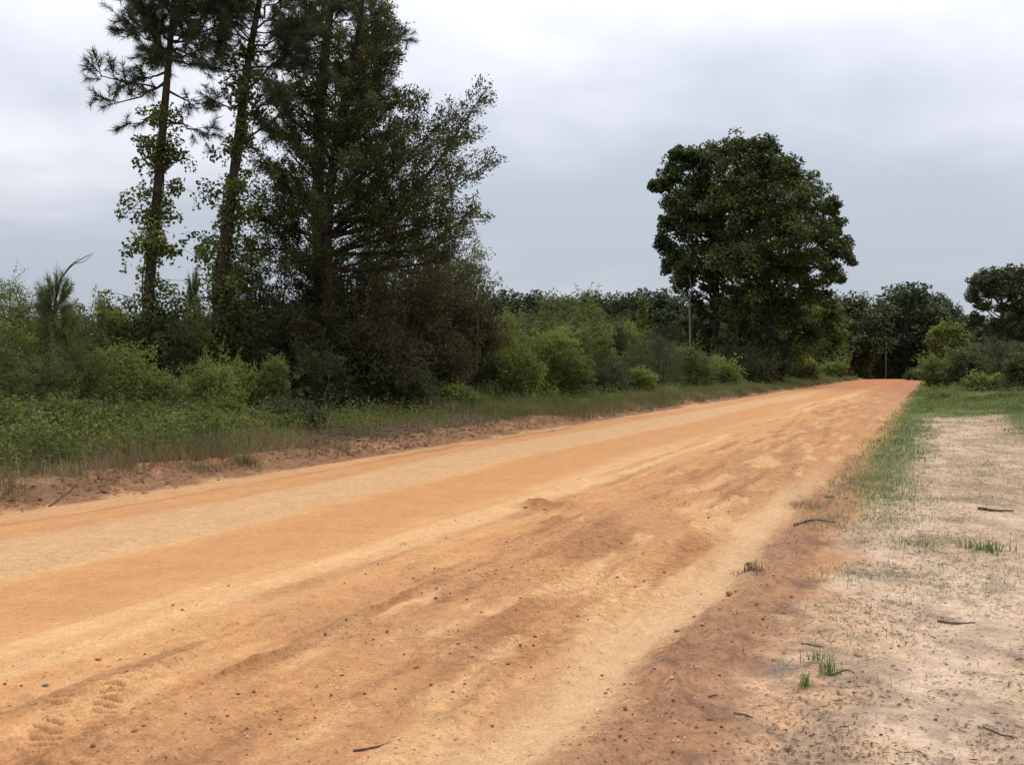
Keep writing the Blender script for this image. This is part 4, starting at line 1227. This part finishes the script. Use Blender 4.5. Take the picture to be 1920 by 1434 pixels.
# weeds with broader leaves on the left bank
def weeds(name, label, n, s0, s1, t0, t1, dens, hmax, leaf, mat, seed):
    s, t, x, y = scatter(n, s0, s1, t0, t1, dens, seed)
    r = np.random.default_rng(seed + 1)
    lv = Leaves()
    k = 16
    z = height(x, y)
    for j in range(k):
        m = len(s)
        hh = hmax * (0.4 + 0.6 * r.random(m)) * (j + 1) / k
        P = np.stack([x + r.normal(0, 0.05, m), y + r.normal(0, 0.05, m), z + hh], 1)
        N_ = unit(r.normal(0, 0.5, (m, 3)) + np.array([0, 0, 0.8]))
        lv.add(P, unit(cross(N_, r.normal(size=(m, 3)))), N_, leaf * (0.6 + 0.8 * r.random(m)) * (1 + s * 0.012), leaf * 0.45, np.clip(0.5 + r.normal(0, 0.25, m), 0, 1))
    tag(link(name, lv.mesh(name, mat)), label, 'weeds', None, 'stuff')
weeds('verge_weeds', 'low leafy weeds growing through the left bank grass', 5600, 3.5, 120, -4.8, -1.0, lambda s, t: (1 - 0.75 * sstep(13.5, 15.5, s) * sstep(24.5, 22, s)) * 0.25 + 0.75 * sstep(0.45, 0.6, fbm(s * 0.9, t * 0.9, 2, 405)), 0.55, 0.055, M['mid'], 507)
weeds('tall_weeds', 'taller light green weeds standing in the left bank grass', 2400, 4, 60, -4.4, -1.3, lambda s, t: (1 - 0.85 * sstep(13.5, 15.5, s) * sstep(24.5, 22, s)) * sstep(0.5, 0.62, fbm(s * 0.7 + 9, t * 0.8, 2, 406)), 0.75, 0.065, M['bright'], 515)
weeds('thicket_undergrowth', 'tangled leafy undergrowth along the foot of the left thicket', 2400, 3.0, 140, -8.0, -3.9, lambda s, t: 0.9 + 0 * s, 0.75, 0.09, M['dark'], 509)

# ------------------------------------------------------------------ short grass on the sand
def strip_d(s, t):
    p = fbm(s * 1.0, t * 1.4, 3, 411); q = fbm(s * 0.35, t * 0.6, 2, 412)
    w = t + (p - 0.5) * 0.9
    g = bump1(w, 8.60, 0.45) * sstep(8.0, 13.5, s) * sstep(0.30, 0.52, q + 0.20 * sstep(12, 16, s))
    g2 = sstep(31, 37, s + (p - 0.5) * 12) * sstep(8.15, 8.6, w)
    g3 = sstep(10.7, 11.5, w + (q - 0.5)) * sstep(18, 23, s)
    return np.clip(np.maximum(np.maximum(g * 1.2, g2), g3), 0, 1)
s, t, x, y = scatter(155000, 7, 100, 7.9, 15.0, strip_d, 511)
blades('short_grass', 'patches of short green grass between road and sand on the right', x, y, 0.045 + 0.09 * np.random.default_rng(4).random(len(s)) * 0.4 + 0.0008 * s, 0.005 + 0.0005 * s, M['lawn'], 1.1, seed=8)
def sparse_d(s, t):
    p = fbm(s * 1.3, t * 1.5, 3, 413)
    return sstep(0.47, 0.62, p + 0.14 * bump1(t, 8.95, 0.4)) * sstep(8.4, 8.75, t) * sstep(3.2, 7.5, s)
s, t, x, y = scatter(46000, 3.2, 36, 8.4, 12.0, sparse_d, 513)
blades('sparse_grass', 'thin scattered grass sprouting from the pale sand', x, y, 0.02 + 0.06 * np.random.default_rng(5).random(len(s)), 0.003 + 0.00025 * s, M['lawn'], 1.1, seed=9)
weeds('right_weeds', 'mixed leafy weeds on the grassy rise right of the road', 1600, 36, 90, 8.8, 16, lambda s, t: 0.3 + 0.7 * sstep(0.42, 0.6, fbm(s * 0.4, t * 0.6, 2, 416)), 0.5, 0.07, M['mid'], 517)
def tuft(u, v, n, h, spread, label, mat='lawn', seed=1, group=None, name='grass_tuft', width=0.005):
    x, y = pxg(u, v, 0.05)
    r = np.random.default_rng(seed)
    z = gz(x, y)
    o = empty(name, (x, y, z), label, 'grass tuft', group)
    b_ = blades('blades', None, x + r.normal(0, spread, n), y + r.normal(0, spread, n), h * (0.5 + 0.6 * r.random(n)), np.full(n, width), M[mat], 0.9, seed=seed, parent=o, org=(x, y, z))
    b_['kind'] = 'stuff'
tuft(1515, 1284, 46, 0.11, 0.022, 'bright grass tuft near the grey damp patch in the sand', seed=1)
tuft(1556, 1262, 40, 0.15, 0.025, 'taller thin grass tuft just behind the bright one in the sand', seed=2)
tuft(1530, 1235, 26, 0.09, 0.03, 'faint grass tuft behind the two in the sand', seed=3)
tuft(1855, 1032, 90, 0.13, 0.10, 'dark green leafy tuft at the right in the sand', seed=4, width=0.012)
tuft(1720, 1020, 120, 0.11, 0.14, 'grass clump in the sand below the green strip', seed=5)
tuft(1560, 1080, 60, 0.09, 0.12, 'grass clump beside the pebbly ridge', seed=6)
tuft(1410, 1066, 120, 0.10, 0.07, 'dry rusty grass tuft at the road edge', 'dry', 7)
tuft(1518, 944, 170, 0.12, 0.13, 'dark dead grass clump where road meets sand', 'dry', 8)
tuft(460, 880, 110, 0.26, 0.10, 'green grass clump growing on the bare left berm', 'grass', 9, width=0.008)
tuft(130, 915, 110, 0.24, 0.10, 'green grass clump on the berm near the left edge', 'grass', 10, width=0.008)
tuft(375, 890, 80, 0.18, 0.10, 'small grass clump on the berm left of the larger one', 'grass', 11, width=0.008)
tuft(640, 850, 90, 0.22, 0.12, 'grass clump on the berm in front of the cedar thicket', 'grass', 12, width=0.009)
tuft(240, 905, 70, 0.20, 0.10, 'grass clump on the berm right of the one near the left edge', 'grass', 14, width=0.008)
tuft(800, 825, 90, 0.24, 0.14, 'grass clump on the berm below the small green bush', 'grass', 15, width=0.010)
tuft(10, 940, 90, 0.20, 0.12, 'grass clump on the berm at the left picture edge', 'grass', 13, width=0.008)

# ------------------------------------------------------------------ litter, pebbles, clods
def slivers(name, label, x, y, L, W, mat, seed, cat):
    r = np.random.default_rng(seed); n = len(x)
    lv = Leaves()
    a = r.random(n) * 6.283
    D = np.stack([np.cos(a), np.sin(a), r.normal(0.05, 0.12, n)], 1)
    N_ = unit(np.stack([r.normal(0, 0.3, n), r.normal(0, 0.3, n), np.ones(n)], 1))
    lv.add(np.stack([x, y, height(x, y) + 0.006], 1), unit(D), N_, L, W, r.random(n))
    tag(link(name, lv.mesh(name, mat)), label, cat, None, 'stuff')
def lit_d(s, t):
    p = fbm(s * 1.8, t * 2.2, 3, 421)
    return (0.15 + 0.85 * sstep(0.40, 0.62, p)) * sstep(8.3, 8.9, t)
s, t, x, y = scatter(95000, 2.8, 32, 8.2, 12, lit_d, 521)
r_ = np.random.default_rng(6)
slivers('sand_litter', 'dark bits of twig and leaf litter strewn over the pale sand', x, y, 0.007 + 0.055 * r_.random(len(s)) ** 4, 0.003 + 0.006 * r_.random(len(s)), M['litter'], 7, 'litter')
s, t, x, y = scatter(26000, 4, 60, -5.5, -0.2, lambda s, t: 0.25 + 0.75 * sstep(12, 15, s) * sstep(25, 22, s), 523)
r_ = np.random.default_rng(8)
slivers('leaf_litter', 'brown leaf litter over the left bank', x, y, 0.05 + 0.09 * r_.random(len(s)), 0.02 + 0.03 * r_.random(len(s)), M['litter'], 9, 'litter')

def rock_mesh(name, seed, mat, flat=0.65, sub=2):
    r = np.random.default_rng(seed)
    import bmesh
    bm = bmesh.new()
    bmesh.ops.create_icosphere(bm, subdivisions=sub, radius=1.0)
    k = unit(r.normal(size=(7, 3))); dd = 0.62 + 0.3 * r.random(7)
    for v in bm.verts:
        p = np.array(v.co)
        for kk, d in zip(k, dd):
            q = p @ kk
            if q > d: p = p - kk * (q - d)
        p *= 1 + r.normal(0, 0.07 if sub == 1 else 0.11)
        v.co = (p[0], p[1] * 0.8, p[2] * flat)
    me = bpy.data.meshes.new(name); bm.to_mesh(me); bm.free(); me.materials.append(mat)
    return me
def many_stones(name, label, x, y, size, mat, seed, cat):
    r = np.random.default_rng(seed); n = len(x)
    base = rock_mesh('tmp', seed, mat, 0.65, 1)
    bv = np.array([v.co[:] for v in base.vertices]); bf = np.array([p.vertices[:] for p in base.polygons])
    bpy.data.meshes.remove(base)
    a = r.random(n) * 6.283; ca, sa = np.cos(a), np.sin(a)
    sc_ = size[:, None] * (0.7 + 0.6 * r.random((n, 3)))
    q = bv[None] * sc_[:, None, :]
    X = q[..., 0] * ca[:, None] - q[..., 1] * sa[:, None]; Yq = q[..., 0] * sa[:, None] + q[..., 1] * ca[:, None]
    V = np.stack([X + x[:, None], Yq + y[:, None], q[..., 2] + (height(x, y) + size * 0.2)[:, None]], -1).reshape(-1, 3)
    F = (bf[None] + (np.arange(n) * len(bv))[:, None, None]).reshape(-1, 3)
    tag(link(name, mesh_np(name, V, F, mat)), label, cat, None, 'stuff')
def peb_d(s, t):
    p = fbm(s * 2.0, t * 2.4, 3, 431)
    a = sstep(5.2, 6.2, t) * sstep(7.6, 7.4, t) * sstep(0.42, 0.6, p) * 0.8
    b = bump1(t, 8.2, 0.25) * 1.0 * (0.5 + sstep(0.4, 0.6, p))
    c = sstep(8.4, 8.7, t) * 0.15
    return np.maximum(np.maximum(a, b), c)
for k, (nm, mt, lab, n) in enumerate((('pale_pebbles', 'stone_pale', 'tiny pale pebbles scattered on road edge and sand', 1200), ('grey_pebbles', 'stone_grey', 'tiny grey pebbles scattered on the road edge', 260),
                                      ('ironstone_pebbles', 'stone_red', 'tiny rusty brown pebbles on the road edge', 1500))):
    s, t, x, y = scatter(n * 3, 2.6, 22, 5.0, 9.6, peb_d, 541 + k)
    many_stones(nm, lab, x, y, 0.003 + 0.009 * np.random.default_rng(k).random(len(x)) ** 3, M[mt], 551 + k, 'pebbles')
s, t, x, y = scatter(3600, 2.6, 30, 4.7, 8.6, lambda s, t: sstep(0.50, 0.64, fbm(s * 1.7 + 3, t * 2.6, 4, 104)) * 0.8 + 0.3 * bump1(t, 8.2, 0.2), 561)
many_stones('clay_crumbs', 'crumbs of broken clay along the graded right half of the road', x, y, 0.003 + 0.013 * np.random.default_rng(9).random(len(x)) ** 3, M['clod'], 562, 'crumbs')
s, t, x, y = scatter(3400, 4.5, 40, -1.3, 0.1, lambda s, t: 0.7 + 0 * s, 563)
many_stones('berm_gravel', 'coarse reddish gravel on the bare left berm', x, y, 0.006 + 0.022 * np.random.default_rng(10).random(len(x)) ** 2.5, M['clod'], 564, 'gravel')
s, t, x, y = scatter(1100, 4.5, 40, -1.2, 0.0, lambda s, t: 0.7 + 0 * s, 565)
many_stones('berm_pebbles', 'pale pebbles on the bare left berm', x, y, 0.005 + 0.013 * np.random.default_rng(11).random(len(x)) ** 2.5, M['stone_pale'], 566, 'gravel')

STONE = {k: [rock_mesh('stone', 70 + i + 10 * j, M[k], 0.65, 1 if k != 'clod' else 2) for i in range(3)] for j, k in enumerate(('stone_pale', 'stone_grey', 'stone_red', 'stone_blue', 'clod'))}
def stone(u, v, wpx, kind, label, i=0, name='stone', cat='stone'):
    x, y = pxg(u, v, 0.03)
    o = link(name, STONE[kind][i % 3])
    w = wpx * 0.5 / FPX * y
    w *= 0.8
    o.location = (x, y, gz(x, y) + w * 0.05); o.scale = (w, w * 0.85, w * 0.75); o.rotation_euler = (0.2 * i, 0.1, i * 1.9)
    tag(o, label, cat)
stone(1273, 1181, 22, 'stone_grey', 'flat bluish-grey stone on the pebbly ridge', 0)
stone(1318, 1187, 14, 'stone_pale', 'pale stone right of the flat grey one on the ridge', 1)
stone(1350, 1158, 16, 'stone_grey', 'grey stone behind the pale one on the ridge', 2)
stone(1331, 1052, 18, 'stone_grey', 'grey stone in the washed channel', 1)
stone(1228, 1276, 12, 'stone_grey', 'small grey stone low on the pebbly ridge', 0)
stone(1094, 1424, 20, 'stone_grey', 'grey stone at the bottom picture edge', 1)
stone(391, 1278, 9, 'stone_blue', 'tiny blue stone in the scraped road surface', 0)
stone(80, 1302, 20, 'stone_grey', 'flat grey stone near the tyre prints', 2)
stone(345, 1352, 14, 'stone_blue', 'bluish stone right of the tyre prints', 1)
stone(1100, 985, 10, 'stone_grey', 'grey stone behind the ruts at mid road', 1)
stone(1094, 1186, 10, 'stone_pale', 'whitish stone on the reddish scraped ground left of the channel', 2)
stone(1165, 1313, 12, 'stone_pale', 'whitish stone low on the ridge', 0)
stone(1460, 1050, 10, 'stone_pale', 'whitish stone beside the dry rusty tuft', 1)
stone(842, 1194, 9, 'stone_pale', 'whitish stone in the scraped ground at lower middle', 2)
stone(267, 1347, 9, 'stone_pale', 'small whitish stone just right of the tyre prints', 0)
stone(314, 911, 14, 'stone_pale', 'pale stone at the foot of the left berm', 0)
stone(1605, 1367, 9, 'stone_pale', 'whitish chip on the sand at lower right', 1)
stone(1910, 1186, 16, 'stone_pale', 'whitish chip near the right edge of the sand', 2)
stone(1162, 745, 13, 'stone_pale', 'pale flat stone at the left grass edge by the road', 0)
stone(1036, 806, 13, 'stone_pale', 'pale stone at the left road edge below the bright mound', 1)
stone(270, 923, 20, 'clod', 'dark red clod at the foot of the left berm', 0, 'clay_clod', 'clod')
stone(985, 962, 15, 'clod', 'clod on top of the scraped soil heap', 1, 'clay_clod', 'clod')
stone(1022, 966, 13, 'clod', 'clod at the right foot of the scraped soil heap', 2, 'clay_clod', 'clod')
stone(1408, 1050, 22, 'clod', 'rusty clod under the dry rusty tuft', 0, 'clay_clod', 'clod')
stone(1370, 1113, 26, 'clod', 'reddish clod on the upper end of the pebbly ridge', 1, 'clay_clod', 'clod')
stone(780, 1260, 18, 'clod', 'dark clod in the scraped ground left of the channel', 2, 'clay_clod', 'clod')
stone(180, 1260, 16, 'clod', 'dark clod above the tyre prints', 0, 'clay_clod', 'clod')
stone(1612, 1236, 22, 'clod', 'dark lump on the sand right of the grass tufts', 1, 'clay_clod', 'clod')

def stick(pts, r0, label, seed=0, mat='deadwood'):
    tb = Tubes()
    P = []
    for (u, v) in pts:
        x, y = pxg(u, v, 0.04); P.append((x, y, gz(x, y) + r0 * 0.8))
    P = up3(P); org = P[0].copy()
    q = smooth_path(P, 9); q[:, :2] += np.random.default_rng(seed).normal(0, r0 * 0.6, (9, 2))
    tb.add(q - org, np.linspace(r0, r0 * 0.45, 9), 6)
    o = link('stick', tb.mesh('stick', M[mat])); o.location = org
    tag(o, label, 'stick')
stick([(660, 1408), (705, 1398), (750, 1391)], 0.005, 'dead twig lying on the reddish scraped ground at the bottom', 1)
stick([(1490, 985), (1525, 980), (1566, 975)], 0.013, 'dark stick lying at the road edge near the dead grass clump', 2)
stick([(1545, 930), (1590, 934)], 0.010, 'short pale stick behind the dark one at the road edge', 3)
stick([(1762, 1174), (1800, 1177), (1836, 1175)], 0.009, 'reddish brown stick lying on the sand at right', 4)
stick([(1836, 957), (1870, 962), (1902, 962)], 0.018, 'dark piece of wood lying at the right edge of the sand', 5)
stick([(1505, 1200), (1545, 1212)], 0.005, 'grey twig on the sand above the grass tufts', 6)
stick([(1330, 1305), (1350, 1302)], 0.005, 'short twig on the pebbly ridge', 7)
stick([(1380, 1340), (1415, 1350)], 0.006, 'thin twig on the smooth sand at the bottom', 8)
stick([(1850, 1370), (1880, 1385), (1915, 1392)], 0.005, 'curved twig at the lower right corner', 9)
stick([(1560, 1270), (1590, 1262), (1604, 1265)], 0.005, 'curled twig beside the grass tufts', 10)
stick([(90, 945), (130, 930), (142, 925)], 0.010, 'thin root sticking out of the berm at left', 11)
stick([(602, 790), (645, 788), (690, 791)], 0.03, 'pale fallen branch on the litter below the cedar thicket', 12, 'bark_pale')
